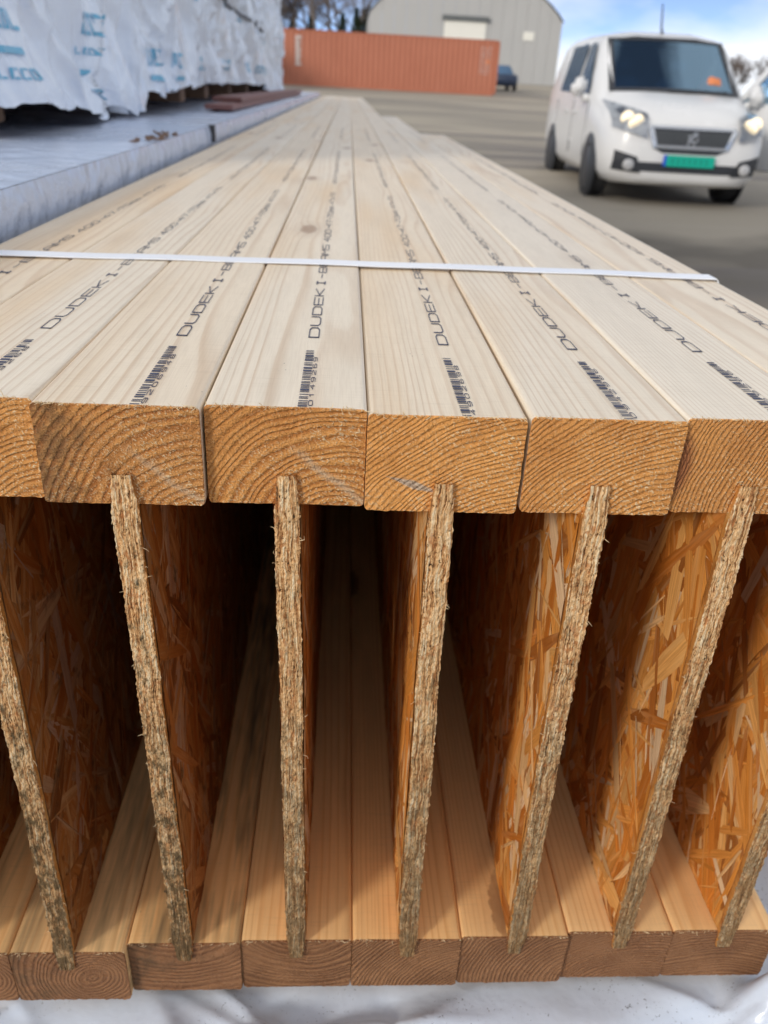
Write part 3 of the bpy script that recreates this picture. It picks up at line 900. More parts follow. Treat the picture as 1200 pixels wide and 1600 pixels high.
# ------------------------------------------------------------------ crumpled film under the stack
_rc = random.Random(21)
CREASES = [(_rc.uniform(-.36, .94), _rc.uniform(.05, .26), _rc.gauss(0, .6) + (1.2 if _rc.random() < .3 else 0), _rc.uniform(.006, .020) * _rc.choice((1, 1, -1)), _rc.uniform(.005, .018), _rc.uniform(.04, .17)) for k in range(85)]
def film_z(x, s):
    """height of the creased film; s runs from under the beams to the front hem"""
    f = 0.008 * fbm(x * 5 + 3, s * 7, 1.3, 2)
    for (cx_, cs, a, h, w, l) in CREASES:
        dx, ds = x - cx_, s - cs
        along = dx * math.cos(a) + ds * math.sin(a); d = -dx * math.sin(a) + ds * math.cos(a)
        if abs(along) > l * 2.5 or abs(d) > 0.12: continue
        f += h * math.exp(-abs(d) / w) * math.exp(-(along / l) ** 2)
    return f
def front_sheet(u, v):
    x = -0.36 + 1.3 * u
    s = v * 0.42                       # runs from under the beams forward, then down the front
    if s < 0.10:
        y, z = 0.06 - s, -0.012
        k = max(0.0, (s - 0.05) / 0.05)
        z += film_z(x, s) * k
    else:
        d = s - 0.10
        a = min(1.0, d / 0.05)
        y = -0.04 - 0.028 * math.sin(a * math.pi / 2)
        z = -0.012 - 0.03 * (1 - math.cos(a * math.pi / 2)) - max(0, d - 0.05)
        fz = film_z(x, s)
        z += fz * (1 - a)
        y -= fz * a + 0.012 * a * abs(fbm(x * 3, d * 4 + 2, 7.7, 2))
    # the right hand corner is folded up over the end of the last flange
    lift = max(0.0, min(1.0, (x - 0.322) / 0.045)); lift = lift * lift * (3 - 2 * lift)
    z += 0.058 * lift * math.exp(-((y + 0.017) / 0.013) ** 2)
    if y > -0.0155 + 0.003 * (x > 0.29):
        z = min(z, -0.003) if lift <= 0 or y > -0.004 else z
    return (x, y, z)
pk = empty('wrapped_timber_pack', (0.3, 0.5, -0.56))
tag(pk, 'timber pack in crumpled white film underneath the row of I-beams', 'timber pack')
mb = MB()
mb.grid(front_sheet, 300, 150)
o = mb.build('front_film', M_film_front, None, smooth=True); o.parent = pk; o.matrix_parent_inverse = Matrix.Translation((-0.3, -0.5, 0.56))
mb = MB()
def top_sheet(u, v):
    x = -0.36 + 1.3 * u; y = 0.059 + 6.2 * v
    z = -0.013 + (0.012 + 0.02 * fbm(x * 5, y * 2.5, 3)) * max(0.0, min(1, (x - 0.39) / 0.05))
    return (x, y, min(z, -0.004) if x < 0.39 else z)
mb.grid(top_sheet, 90, 160)
mb.grid(lambda u, v: (0.94 + 0.012 * fbm(v * 9, u * 3), 0.0 + 6.26 * v, -0.02 - 0.46 * u), 20, 120)
o = mb.build('top_film', M_film_front, None, smooth=True); o.parent = pk; o.matrix_parent_inverse = Matrix.Translation((-0.3, -0.5, 0.56))
for k in range(5):
    mb = MB(); mb.bbox((-0.34, 0.2 + k * 1.4, -0.557), (0.92, 0.3 + k * 1.4, -0.465), 0.004)
    o = mb.build('bearer', M_bearer, pk); o.matrix_parent_inverse = Matrix.Translation((-0.3, -0.5, 0.56))
mb = MB(); mb.bbox((-0.33, 0.02, -0.463), (0.92, 6.2, -0.05), 0.01)
o = mb.build('timber_core', M_bearer, pk); o.matrix_parent_inverse = Matrix.Translation((-0.3, -0.5, 0.56))

# ------------------------------------------------------------------ low wrapped pack to the left
XS = -0.2235; ZT = 0.431
lp = empty('wrapped_timber_pack', (-1.0, 3.5, -0.56))
tag(lp, 'low pack in lilac white film with a smooth flat top, directly left of the beams', 'timber pack')
INV = Matrix.Translation((1.0, -3.5, 0.56))
def low_side(u, v):
    y = -0.02 + 9.0 * u ** 1.6
    z = ZT - v * 0.90
    rip = 0.007 * nz(y * 34 + 2 * nz(z * 5, 1), z * 3, 2) + 0.006 * nz(y * 13, z * 2, 8) - 0.006
    x = XS - 0.004 + rip * min(1, v * 8)
    if v < 0.02: x -= 0.006 * (1 - v / 0.02)
    return (x, y, z - 0.0105 * max(0, 0) )
def low_top(u, v):
    y = -0.02 + 9.0 * u ** 1.6
    x = XS - 0.010 - v * 1.6
    z = ZT + 0.0005 + 0.006 * fbm(x * 2.2, y * 1.1, 5) * min(1, v * 12) + 0.003 * nz(x * 9, y * 4, 2) * min(1, v * 12)
    return (x, y, z)
mb = MB()
mb.grid(low_side, 320, 60)
mb.grid(low_top, 220, 90)
mb.grid(lambda u, v: (XS - 0.004 - 1.6 * u, -0.02 - 0.012 * abs(fbm(u * 8, v * 4, 2)), ZT - 0.9 * v), 40, 30)
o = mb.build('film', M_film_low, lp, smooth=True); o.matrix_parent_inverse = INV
mb = MB(); mb.bbox((XS - 1.6, 0.0, -0.45), (XS - 0.03, 8.9, ZT - 0.03), 0.01)
o = mb.build('timber_core', M_bearer, lp); o.matrix_parent_inverse = INV
for k in range(6):
    mb = MB(); mb.bbox((XS - 1.55, 0.2 + k * 1.6, -0.557), (XS - 0.03, 0.3 + k * 1.6, -0.452), 0.004)
    o = mb.build('bearer', M_bearer, lp); o.matrix_parent_inverse = INV
mb = MB()
mb.box((XS - 0.012, 1.575, ZT - 0.03), (XS + 0.0015, 1.588, ZT + 0.003))
o = mb.build('dark_tape', M_darkstrap, lp); o.matrix_parent_inverse = INV

# crumbs of bark and torn film lying on the edge
mb = MB()
rnd = random.Random(3)
for k in range(26):
    p = Vector((XS - 0.012 - abs(rnd.gauss(0, 0.012)), 1.12 + rnd.gauss(0, 0.07), ZT + 0.004))
    d = Vector((rnd.gauss(0, .4), rnd.gauss(0, 1), abs(rnd.gauss(0, .06)))).normalized()
    l = rnd.uniform(0.006, 0.028)
    mb.tube([p, p + d * l * .5, p + d * l], [0.001, 0.0022, 0.0006], 5)
tag(mb.build('bark_crumb', M_debris), 'brown scraps of bark lying on the edge of the low wrapped pack', 'bark', kind='stuff')

# ------------------------------------------------------------------ tall wrapped stacks on the low pack
def blue_marks(fx, y0, y1, rows, rnd, parent, inv):
    """blocks of blue printing, too blurred to read, following the film"""
    for (yc, zc, w, h, kind) in rows:
        w, h = w * .8, h * .75
        mb = MB()
        def put(ya, yb, za, zb):
            n = 4
            vs = []
            for j in (0, 1):
                for i in range(n + 1):
                    y = ya + (yb - ya) * i / n; z = (za, zb)[j]
                    vs.append((fx(y, z) + 0.003, y, z))
            mb.add(vs, [(i, i + 1, n + 2 + i, n + 1 + i) for i in range(n)])
        if kind == 'bar': put(yc - w / 2, yc + w / 2, zc - h / 2, zc + h / 2)
        else:
            y = yc - w / 2
            while y < yc + w / 2:
                lw = w / 6.2
                k = rnd.randrange(4)
                put(y, y + lw * .2, zc - h / 2, zc + h / 2)
                if k != 1: put(y + lw * .28, y + lw * .75, zc + h / 2 - h * .2, zc + h / 2)
                if k != 2: put(y + lw * .28, y + lw * .75, zc - h / 2, zc - h / 2 + h * .2)
                if k > 1: put(y + lw * .55, y + lw * .8, zc - h / 2 + h * .2, zc + h / 2 - h * .2)
                y += lw
        o = mb.build('blue_print', M_blue, parent); o.matrix_parent_inverse = inv

def tall_pack(label, y0, y1, x0, ztop, hem, seed, marks, depth=1.35):
    r = empty('wrapped_timber_stack', (x0 - depth / 2, (y0 + y1) / 2, ZT))
    tag(r, label, 'timber stack', 'tall film wrapped stacks on the low pack')
    inv = Matrix.Translation((-(x0 - depth / 2), -(y0 + y1) / 2, -ZT))
    def fx(y, z):
        t = z - ZT
        f = 0.060 * (abs(fbm(y * 1.5 + seed + z * 1.2, z * 2.2 + y * 0.8, seed)) - 0.2)
        f += 0.022 * nz(y * 5 + z * 4, z * 2 - y * 1.2, seed + 2) + 0.006 * nz(y * 14 + z * 9, z * 6, seed + 1)
        flare = 0.05 * max(0.0, 1 - t / 0.22) ** 2
        e = 0.05 * (max(0.0, 1 - (y - y0) / 0.07) ** 2 + max(0.0, 1 - (y1 - y) / 0.07) ** 2)
        return x0 + f + flare * 0.6 - e
    rc = random.Random(int(seed))
    crs = [(rc.uniform(y0, y1), rc.uniform(ZT, ztop), rc.gauss(1.2, .5) * rc.choice((1, 1, -1)), rc.uniform(.008, .03), rc.uniform(.006, .02), rc.uniform(.08, .3)) for k in range(int(34 * (y1 - y0)))]
    fx_soft = fx
    def fx(y, z):
        f = fx_soft(y, z)
        for (cy, cz_, a, h, w, l) in crs:
            dy, dz_ = y - cy, z - cz_
            if abs(dy) > .5 or abs(dz_) > .5: continue
            al = dy * math.cos(a) + dz_ * math.sin(a); d = -dy * math.sin(a) + dz_ * math.cos(a)
            if abs(d) < .1: f += h * math.exp(-abs(d) / w) * math.exp(-(al / l) ** 2)
        return f
    mb = MB()
    def side(u, v):
        y = y0 + (y1 - y0) * u
        zb = hem(y) + 0.012 * fbm(y * 7, seed, 3)
        z = zb + (ztop - zb) * v
        return (fx(y, z), y, z)
    mb.grid(side, 200, 90)
    mb.grid(lambda u, v: (fx(y0 + (y1 - y0) * u, ztop) - depth * v, y0 + (y1 - y0) * u, ztop + 0.02 * fbm(u * 5, v * 4, seed) * min(1, v * 8)), 40, 12)
    mb.grid(lambda u, v: (fx(y0, ZT + .07 + (ztop - ZT - .07) * v) - depth * u, y0 - 0.03 * abs(fbm(u * 6, v * 5, seed)) * min(1, u * 9), ZT + .07 + (ztop - ZT - .07) * v), 24, 24)
    mb.grid(lambda u, v: (fx(y1, ZT + .07 + (ztop - ZT - .07) * v) - depth * u, y1 + 0.03 * abs(fbm(u * 6, v * 5, seed + 3)) * min(1, u * 9), ZT + .07 + (ztop - ZT - .07) * v), 24, 24, flip=True)
    mb.grid(lambda u, v: (fx(y0, ztop) - depth, y0 + (y1 - y0) * u, ZT + .07 + (ztop - ZT - .07) * v), 10, 8)
    o = mb.build('film', M_film, r, smooth=True); o.matrix_parent_inverse = inv
    mb = MB(); mb.bbox((x0 - depth + 0.02, y0 + 0.03, ZT + 0.075), (x0 - 0.06, y1 - 0.03, ztop - 0.03), 0.01)
    o = mb.build('timber_core', M_bearer, r); o.matrix_parent_inverse = inv
    k = 0; y = y0 + 0.25
    while y < y1 - 0.1:
        mb = MB(); mb.bbox((x0 - depth + 0.05, y, ZT + 0.012), (x0 - 0.05, y + 0.09, ZT + 0.073), 0.003)
        o = mb.build('bearer', M_bearer, r); o.matrix_parent_inverse = inv
        y += 0.75
    blue_marks(fx, y0, y1, marks, random.Random(seed), r, inv)
    return r, fx, inv

def lerp_table(tab):
    def f(y):
        if y <= tab[0][0]: return tab[0][1]
        for (a, za), (b, zb) in zip(tab, tab[1:]):
            if y <= b: return za + (zb - za) * (y - a) / (b - a)
        return tab[-1][1]
    return f
ZTOP = 1.06
mk1 = [(1.0, .585, .2, .035, 'txt'), (1.0, .545, .2, .012, 'bar'), (0.98, .515, .2, .02, 'txt'), (1.45, .60, .15, .05, 'txt'), (1.44, .555, .15, .016, 'txt'), (1.42, .52, .16, .012, 'bar'), (1.43, .485, .13, .022, 'txt'),
       (1.33, .76, .17, .04, 'txt'), (1.36, .725, .2, .012, 'bar'), (1.34, .70, .16, .02, 'txt'), (1.5, .69, .02, .09, 'bar'), (1.05, .75, .02, .14, 'bar')]
p1, fx1, inv1 = tall_pack('near tall stack in white film with blue print and a torn drooping hem', 0.82, 1.72, -0.45, ZTOP,
          lerp_table([(.82, .474), (1.05, .474), (1.28, .468), (1.38, .446), (1.46, .437), (1.52, .462), (1.6, .46), (1.66, .440), (1.72, .438)]), 11.0, mk1)
mk2 = []
for k, yy in enumerate((1.98, 2.35, 2.72)):
    mk2 += [(yy, .80, .14, .06, 'txt'), (yy, .745, .14, .012, 'bar'), (yy + .02, .56, .14, .05, 'txt'), (yy + .03, .515, .16, .016, 'bar')]
tall_pack('middle tall stack in white film with blue print and hem raised off brown bearers', 1.74, 3.1, -0.455, ZTOP + .03,
          lerp_table([(1.74, .44), (1.84, .447), (1.92, .477), (2.4, .488), (3.0, .502), (3.1, .502)]), 23.0, mk2)
mk3 = []
for k, yy in enumerate((3.5, 4.1, 4.7, 5.4, 6.0)):
    mk3 += [(yy, .80 - .02 * k, .2, .06, 'txt'), (yy + .05, .57, .2, .05, 'txt')]
p3, fx3, inv3 = tall_pack('far tall stack in white film with a dark diagonal strap near its end', 3.12, 7.0, -0.47, 1.32,
          lerp_table([(3.12, .502), (5.2, .498), (5.4, .47), (6.0, .44), (7.0, .43)]), 37.0, mk3)
mb = MB()
pts = []
for k in range(20):
    t = k / 19
    y = 3.2 + 2.2 * t; z = 0.795 - 0.022 * t
    pts.append((fx3(y, z) + 0.012, y, z))
mb.tube(pts, 0.008, 5)
o = mb.build('dark_strap', M_darkstrap, p3); o.matrix_parent_inverse = inv3

# red brown boards lying beside the far stack
for k, (xa, xb_, z0, y0, y1) in enumerate([(-0.375, -0.29, 0.0, 2.42, 6.4), (-0.40, -0.30, 0.016, 2.75, 6.9)]):
    mb = MB(); mb.bbox((xa, y0, ZT + 0.005 + z0), (xb_, y1, ZT + 0.0195 + z0), 0.002)
    tag(mb.build('red_brown_board', M_redboard), ['lower red brown board lying on the low pack beside the far stack', 'upper red brown board lying on the low pack beside the far stack'][k], 'board', 'red brown boards')

# ------------------------------------------------------------------ unseen stack added by the container to throw the slanting shade
def far_stack(label, x0, x1, y0, y1, h):
    z = ground_z(0, (y0 + y1) / 2) - 0.1
    r = empty('wrapped_timber_stack', ((x0 + x1) / 2, (y0 + y1) / 2, z))
    tag(r, label, 'timber stack')
    inv = Matrix.Translation((-(x0 + x1) / 2, -(y0 + y1) / 2, -z))
    rows = 4
    for k in range(rows):
        za = z + 0.12 + k * (h - 0.12) / rows
        mb = MB(); mb.bbox((x0, y0, za), (x1, y1, za + (h - 0.12) / rows - 0.08), 0.03)
        o = mb.build('film', M_film, r); o.matrix_parent_inverse = inv
        for j in range(4):
            yy = y0 + 0.4 + j * (y1 - y0 - 0.9) / 3
            mb = MB(); mb.bbox((x0 + .05, yy, za - 0.082), (x1 - .05, yy + 0.1, za - 0.001), 0.005)
            o = mb.build('bearer', M_bearer, r); o.matrix_parent_inverse = inv
far_stack('unseen white wrapped stack added left of the container to shade it', -9.5, -7.0, 38.0, 47.6, 3.75)

# ------------------------------------------------------------------ shipping container
CX0, CX1, CY, CH = -4.2, 7.98, 48.0, 2.6
cz = ground_z(0, CY) - 0.02
ct = empty('shipping_container', ((CX0 + CX1) / 2, CY + 1.2, cz), R(0.0))
tag(ct, 'rust red corrugated shipping container standing across the yard', 'container')
cinv = Matrix.Translation((-(CX0 + CX1) / 2, -(CY + 1.2), -cz))
def cpart(mb, name, m):
    o = mb.build(name, m, ct); o.matrix_parent_inverse = cinv; return o
def corrugated(length, y_face):
    prof = []; x = 0.16
    while x < length - 0.16:
        prof += [(x, 0), (x + .07, 0), (x + .139, .036), (x + .209, .036)]; x += .278
    return prof
mb = MB()
pr = corrugated(CX1 - CX0, 0)
vs = []
for (x, d) in pr: vs += [(CX0 + x, CY + 0.01 + d, cz + .16), (CX0 + x, CY + 0.01 + d, cz + CH - .06)]
mb.add(vs, [(2 * k, 2 * k + 2, 2 * k + 3, 2 * k + 1) for k in range(len(pr) - 1)])
cpart(mb, 'side_panel', M_cont)
mb = MB(); mb.box((CX0 + .02, CY + .06, cz + .16), (CX1 - .02, CY + 2.43, cz + CH - .03)); cpart(mb, 'inner_shell', M_cont)
for (xa, xb_) in ((CX0, CX0 + .16), (CX1 - .16, CX1)):
    for (ya, yb_) in ((CY, CY + .16), (CY + 2.28, CY + 2.44)):
        mb = MB(); mb.bbox((xa, ya, cz + .12), (xb_, yb_, cz + CH - .12), .01); p_ = cpart(mb, 'corner_post', M_cont)
        for zc in (cz, cz + CH - .118):
            mb = MB(); mb.bbox((xa - .004, ya - .004, zc), (xb_ + .004, yb_ + .004, zc + .118), .008)
            o = mb.build('corner_casting', M_cont, p_); o.matrix_parent_inverse = cinv
mb = MB(); mb.bbox((CX0 + .16, CY - .004, cz + CH - .06), (CX1 - .16, CY + .06, cz + CH), .006); cpart(mb, 'top_rail', M_cont)
mb = MB(); mb.bbox((CX0 + .16, CY - .004, cz + .02), (CX1 - .16, CY + .07, cz + .16), .006); cpart(mb, 'bottom_rail', M_cont)
rnd = random.Random(5)
mb = MB()
for k in range(9):        # a column of blurred white marks
    z = cz + 2.28 - k * .155
    for j in range(3):
        w_ = rnd.uniform(.06, .12)
        xx = -2.72 + rnd.uniform(0, .05)
        zz = z - j * .045
        mb.box((xx, CY - .006 - j * .001, zz), (xx + .3 * rnd.uniform(.6, 1), CY - .001, zz + .026))
    mb.box((-2.72, CY - .01, z - .1), (-2.66, CY - .0015, z + .026))
cpart(mb, 'white_marking', M_white_print)
mb = MB()
for k in range(10):
    z = cz + 2.2 - k * .13
    for j in range(3):
        xx = 7.0 + j * .2
        mb.box((xx, CY - .006, z), (xx + rnd.uniform(.06, .15), CY - .001, z + .03))
cpart(mb, 'small_marking', M_white_print)['kind'] = 'stuff'
mb = MB(); mb.box((7.3, CY - .008, cz + 1.5), (7.48, CY - .002, cz + 1.68)); cpart(mb, 'orange_placard', M_orange)

# ------------------------------------------------------------------ hall
HX0, HX1, HY = 1.65, 17.3, 75.0
hz = ground_z(0, HY) - 0.05
hall = empty('metal_hall', ((HX0 + HX1) / 2, HY + 10, hz))
tag(hall, 'grey metal hall with a rounded roof behind the red container', 'hall')
hinv = Matrix.Translation((-(HX0 + HX1) / 2, -(HY + 10), -hz))
def hpart(mb, name, m, smooth=False):
    o = mb.build(name, m, hall, smooth); o.matrix_parent_inverse = hinv; return o
HC = (HX0 + HX1) / 2; HWID = (HX1 - HX0) / 2
EAVE = 4.55
def roof_h(x):
    t = min(1.0, abs(x - HC) / HWID)
    tab = [(0, 8.0), (.3, 7.75), (.55, 7.1), (.72, 6.4), (.85, 5.7), (.94, 5.1), (1.0, 4.55)]
    for (a, za), (b, zb) in zip(tab, tab[1:]):
        if t <= b: return za + (zb - za) * (t - a) / (b - a)
    return EAVE
NP = 16
for k in range(NP):
    xa = HX0 + (HX1 - HX0) * k / NP + .008; xb_ = HX0 + (HX1 - HX0) * (k + 1) / NP - .008
    mb = MB()
    xm = (xa + xb_) / 2
    yo = HY - .012 * (k % 2)
    mb.add([(xa, yo, hz), (xb_, yo, hz), (xb_, yo, hz + roof_h(xb_)), (xm, yo, hz + roof_h(xm)), (xa, yo, hz + roof_h(xa)),
            (xa, HY + .1, hz), (xb_, HY + .1, hz), (xb_, HY + .1, hz + roof_h(xb_)), (xm, HY + .1, hz + roof_h(xm)), (xa, HY + .1, hz + roof_h(xa))],
           [(0, 1, 2, 3, 4), (9, 8, 7, 6, 5), (1, 0, 5, 6), (2, 1, 6, 7), (3, 2, 7, 8), (4, 3, 8, 9), (0, 4, 9, 5)])
    hpart(mb, 'cladding_panel', M_hall)
mb = MB()
xs = [HX0 - .1 + (HX1 - HX0 + .2) * k / 40 for k in range(41)]
mb.grid(lambda u, v: (HX0 - .1 + (HX1 - HX0 + .2) * u, HY - .15 + 22 * v, hz + roof_h(HX0 + (HX1 - HX0) * u) + .06), 40, 6)
hpart(mb, 'roof', M_hall_dark)
mb = MB(); mb.box((HX0 + .02, HY + .12, hz), (HX0 + .2, HY + 21.8, hz + EAVE)); hpart(mb, 'side_wall', M_hall)
mb = MB(); mb.box((HX1 - .2, HY + .12, hz), (HX1 - .02, HY + 21.8, hz + EAVE)); hpart(mb, 'side_wall', M_hall)
mb = MB(); mb.bbox((7.7, HY - .09, hz + .02), (11.1, HY - .02, hz + 4.3), .02); d_ = hpart(mb, 'overhead_door', M_hall_white)
mb = MB(); mb.bbox((7.5, HY - .25, hz + 4.3), (11.3, HY - .02, hz + 4.65), .03); hpart(mb, 'door_hood', M_hall_dark)
for xx in (7.2, 11.9):
    mb = MB()
    mb.bbox((xx - .45, HY - .5, hz + 6.3), (xx + .45, HY - .2, hz + 6.62), .05)
    mb.tube([(xx, HY - .25, hz + 6.5), (xx, HY - .02, hz + 6.6)], .05, 6)
    hpart(mb, 'floodlight', M_hall_dark)
mb = MB(); mb.bbox((14.2, HY - .06, hz + 3.2), (15.1, HY - .02, hz + 3.8), .02); hpart(mb, 'pale_sign', M_hall_white)

# ------------------------------------------------------------------ dark blue car behind the container
bz = ground_z(0, 57)
bc = empty('parked_car', (9.6, 57, bz))
tag(bc, 'dark blue vehicle parked by the hall, half hidden behind the container', 'car')
binv = Matrix.Translation((-9.6, -57, -bz))
def bpart(mb, name, m, smooth=False, par=None):
    o = mb.build(name, m, par or bc, smooth); o.matrix_parent_inverse = binv if not par else Matrix.Identity(4); return o
mb = MB()
secs = [(-.75, .35, .9), (-.6, .28, 1.0), (.6, .28, 1.0), (.75, .35, .9)]
def car_loft(stations):
    m = MB(); n = 0
    for (y, ring) in stations:
        m.v += [(9.6 + a, 57 + y, bz + b) for a, b in ring]; n = len(ring)
    for k in range(len(stations) - 1):
        for i in range(n):
            m.f.append((k * n + i, k * n + (i + 1) % n, (k + 1) * n + (i + 1) % n, (k + 1) * n + i)); m.m.append(0)
    m.f.append(tuple(range(n))[::-1]); m.m.append(0); m.f.append(tuple(range((len(stations) - 1) * n, len(stations) * n))); m.m.append(0)
    return m
def ring(w, zb, zt, c=.12): return [(-w + c, zb), (w - c, zb), (w, zb + c), (w, zt - c), (w - c, zt), (-w + c, zt), (-w, zt - c), (-w, zb + c)]
bpart(car_loft([(-2.0, ring(.75, .35, .75)), (-1.8, ring(.85, .25, .9)), (1.7, ring(.85, .25, .95)), (2.0, ring(.78, .35, .85))]), 'body', M_bluecar, True)
bpart(car_loft([(-1.0, ring(.72, .88, .95, .03)), (-.4, ring(.62, .88, 1.4)), (1.0, ring(.62, .9, 1.42)), (1.75, ring(.7, .9, 1.0, .04))]), 'cabin', M_cab, True)
for sx in (-.78, .78):
    for sy in (-1.3, 1.25):
        mb = MB()
        mm = Matrix.Translation((9.6 + sx, 57 + sy, bz + .3)) @ Matrix.Rotation(R(90), 4, 'Y')
        mb.lathe([(0.0, -.1), (.2, -.1), (.3, -.09), (.3, .09), (.2, .1), (0, .1)], mm, 20)
        bpart(mb, 'wheel', M_rubber, True)

# ------------------------------------------------------------------ white van
vz = -0.53
van = empty('white_van', (3.86, 10.02, vz), R(-3.5))
tag(van, 'white van with headlights on and green plate facing the camera', 'van')
def vpart(mb, name, m, smooth=False, par=None):
    o = mb.build(name, m, par or van, smooth); return o
# rings: half outline from bottom centre to roof centre (x, z); local -y points forward
def vring(wb_, zb, wm, zm, ws, zs, wr_, zr, zc):
    h = [(0, zb), (wb_ * .6, zb), (wb_, zb + .02), (wm - .03, zb + .12), (wm, zm), (wm, (zm + zs) / 2), (ws, zs), ((ws + wr_) / 2 + .015, (zs + zr) / 2), (wr_ + .02, zr - .06), (wr_ - .06, zr), (wr_ * .5, zc), (0, zc)]
    return h + [(-x, z) for x, z in h[-2:0:-1]]
ST = [(-.90, vring(.42, .30, .55, .45, .52, .58, .45, .66, .67)),
      (-.87, vring(.55, .25, .70, .45, .66, .66, .56, .80, .81)),
      (-.80, vring(.66, .22, .80, .45, .76, .74, .64, .90, .92)),
      (-.62, vring(.76, .20, .88, .50, .84, .86, .70, .98, 1.01)),
      (-.30, vring(.80, .20, .90, .55, .87, .94, .74, 1.06, 1.09)),
      (.06, vring(.80, .20, .905, .55, .89, .99, .76, 1.13, 1.15)),
      (.20, vring(.80, .20, .905, .55, .895, 1.02, .76, 1.24, 1.26)),
      (.50, vring(.80, .20, .905, .55, .90, 1.04, .76, 1.47, 1.50)),
      (.85, vring(.80, .20, .905, .55, .90, 1.05, .74, 1.70, 1.74)),
      (1.1, vring(.80, .20, .905, .55, .90, 1.06, .73, 1.75, 1.80)),
      (2.0, vring(.80, .20, .905, .55, .90, 1.07, .73, 1.77, 1.83)),
      (3.0, vring(.80, .20, .905, .55, .90, 1.08, .73, 1.76, 1.82)),
      (3.42, vring(.78, .22, .89, .55, .88, 1.08, .71, 1.70, 1.76)),
      (3.52, vring(.72, .28, .85, .55, .84, 1.08, .66, 1.60, 1.64))]
mb = MB()
nr = len(ST[0][1])
for (y, rg) in ST: mb.v += [(x, y, z) for x, z in rg]
for k in range(len(ST) - 1):
    for i in range(nr):
        # leave the windscreen opening out of the shell
        a, b = k, i
        q = (k * nr + i, (k + 1) * nr + i, (k + 1) * nr + (i + 1) % nr, k * nr + (i + 1) % nr)
        if 5 <= k <= 7 and (i in (9, 10, 11, 12)): continue
        mb.f.append(q); mb.m.append(0)
mb.f.append(tuple(range(nr))); mb.m.append(0)
mb.f.append(tuple(range((len(ST) - 1) * nr, len(ST) * nr))[::-1]); mb.m.append(0)
from mathutils.bvhtree import BVHTree
NOSE = BVHTree.FromPolygons([Vector(v) for v in mb.v], mb.f)
vpart(mb, 'body', M_paint, True)
# windscreen with black surround
def ws_pt(u, v, off=0.0):
    y = .075 + (.835 - .075) * v; z = 1.165 + (1.715 - 1.165) * v
    hw = .735 + (.675 - .735) * v
    x = (2 * u - 1) * hw
    c = 1 - (2 * u - 1) ** 2
    return (x, y - .05 * c + .02 - off * .6, z + .02 * c - .03 + off)
mb = MB(); mb.grid(lambda u, v: ws_pt(u, v, .012), 14, 8); vpart(mb, 'windscreen', M_glass, True)
mb = MB()
for (ua, ub, va, vb) in ((-.02, 1.02, -.03, .035), (-.02, 1.02, .965, 1.02), (-.02, .03, .035, .965), (.97, 1.02, .035, .965)):
    mb.grid(lambda u, v: ws_pt(ua + (ub - ua) * u, va + (vb - va) * v, .016), 8, 6)
vpart(mb, 'windscreen_surround', M_black, True)
for sx in (-1, 1):
    mb = MB(); mb.tube([(sx * .1, .0, 1.16), (sx * .1 + .5, .03, 1.175)], .012, 5); vpart(mb, 'wiper', M_black)
# cabin inside: dashboard, seats
mb = MB(); mb.bbox((-.68, .2, .9), (.68, .62, 1.10), .04); vpart(mb, 'dashboard', M_cab)
for sx in (-.36, .36):
    mb = MB(); mb.bbox((sx - .24, 1.25, .7), (sx + .24, 1.4, 1.32), .05); mb.bbox((sx - .13, 1.27, 1.36), (sx + .13, 1.37, 1.54), .04); vpart(mb, 'seat', M_cab)
mb = MB(); mb.bbox((-.8, 1.7, .5), (.8, 1.75, 1.68), .02); vpart(mb, 'bulkhead', M_cab)
mb = MB(); mb.bbox((-.12, .66, 1.56), (.12, .69, 1.63), .015); vpart(mb, 'rear_view_mirror', M_black)
# side windows (image left = the van's right side)
def side_win(name, ys, sx):
    mb = MB()
    vs = [(sx * x, y, z) for (x, y, z) in ys]
    f = tuple(range(len(vs)))
    mb.add(vs, [f if sx < 0 else f[::-1]])
    return vpart(mb, name, M_sideglass)
for sx in (-1,):
    mb = MB()
    side_win('front_side_window', [(.905, .50, 1.09), (.905, 1.28, 1.10), (.79, 1.26, 1.66), (.79, .98, 1.66), (.845, .78, 1.45)], sx)
    side_win('rear_side_window', [(.905, 1.45, 1.10), (.905, 2.5, 1.12), (.79, 2.45, 1.66), (.79, 1.43, 1.66)], sx)
side_win('rear_side_window', [(.905, 1.45, 1.10), (.905, 2.5, 1.12), (.79, 2.45, 1.66), (.79, 1.43, 1.66)], 1)
# front details follow the bowed nose
def fy(x, z=.5):
    h = NOSE.ray_cast(Vector((x, -3, z)), Vector((0, 1, 0)))
    return h[0].y if h[0] is not None else -.6
def face(pts, name, m, off=0.0, par=None):
    """a bowed plate: pts outline (x, z) as quad (four corners), gridded and wrapped on the nose"""
    mb = MB()
    (a, b, c, d) = pts
    def fn(u, v):
        x = (a[0] * (1 - u) + b[0] * u) * (1 - v) + (d[0] * (1 - u) + c[0] * u) * v
        z = (a[1] * (1 - u) + b[1] * u) * (1 - v) + (d[1] * (1 - u) + c[1] * u) * v
        return (x, fy(x, z) - off, z)
    mb.grid(fn, 12, 4)
    mb.grid(lambda u, v: tuple(Vector(fn(u, v)) + Vector((0, .05, 0))), 12, 4, flip=True)
    return vpart(mb, name, m, True, par)
g_ = face([(-.36, .60), (.36, .60), (.46, .80), (-.46, .80)], 'grille', M_black, .012)
face([(-.46, .795), (.46, .795), (.48, .83), (-.48, .83)], 'grille_trim', M_chrome, .022)
face([(-.37, .60), (.37, .60), (.38, .635), (-.38, .635)], 'grille_trim', M_chrome, .022)
face([(-.41, .60), (-.36, .60), (-.43, .80), (-.49, .80)], 'grille_trim', M_chrome, .021)
face([(.36, .60), (.41, .60), (.49, .80), (.43, .80)], 'grille_trim', M_chrome, .021)
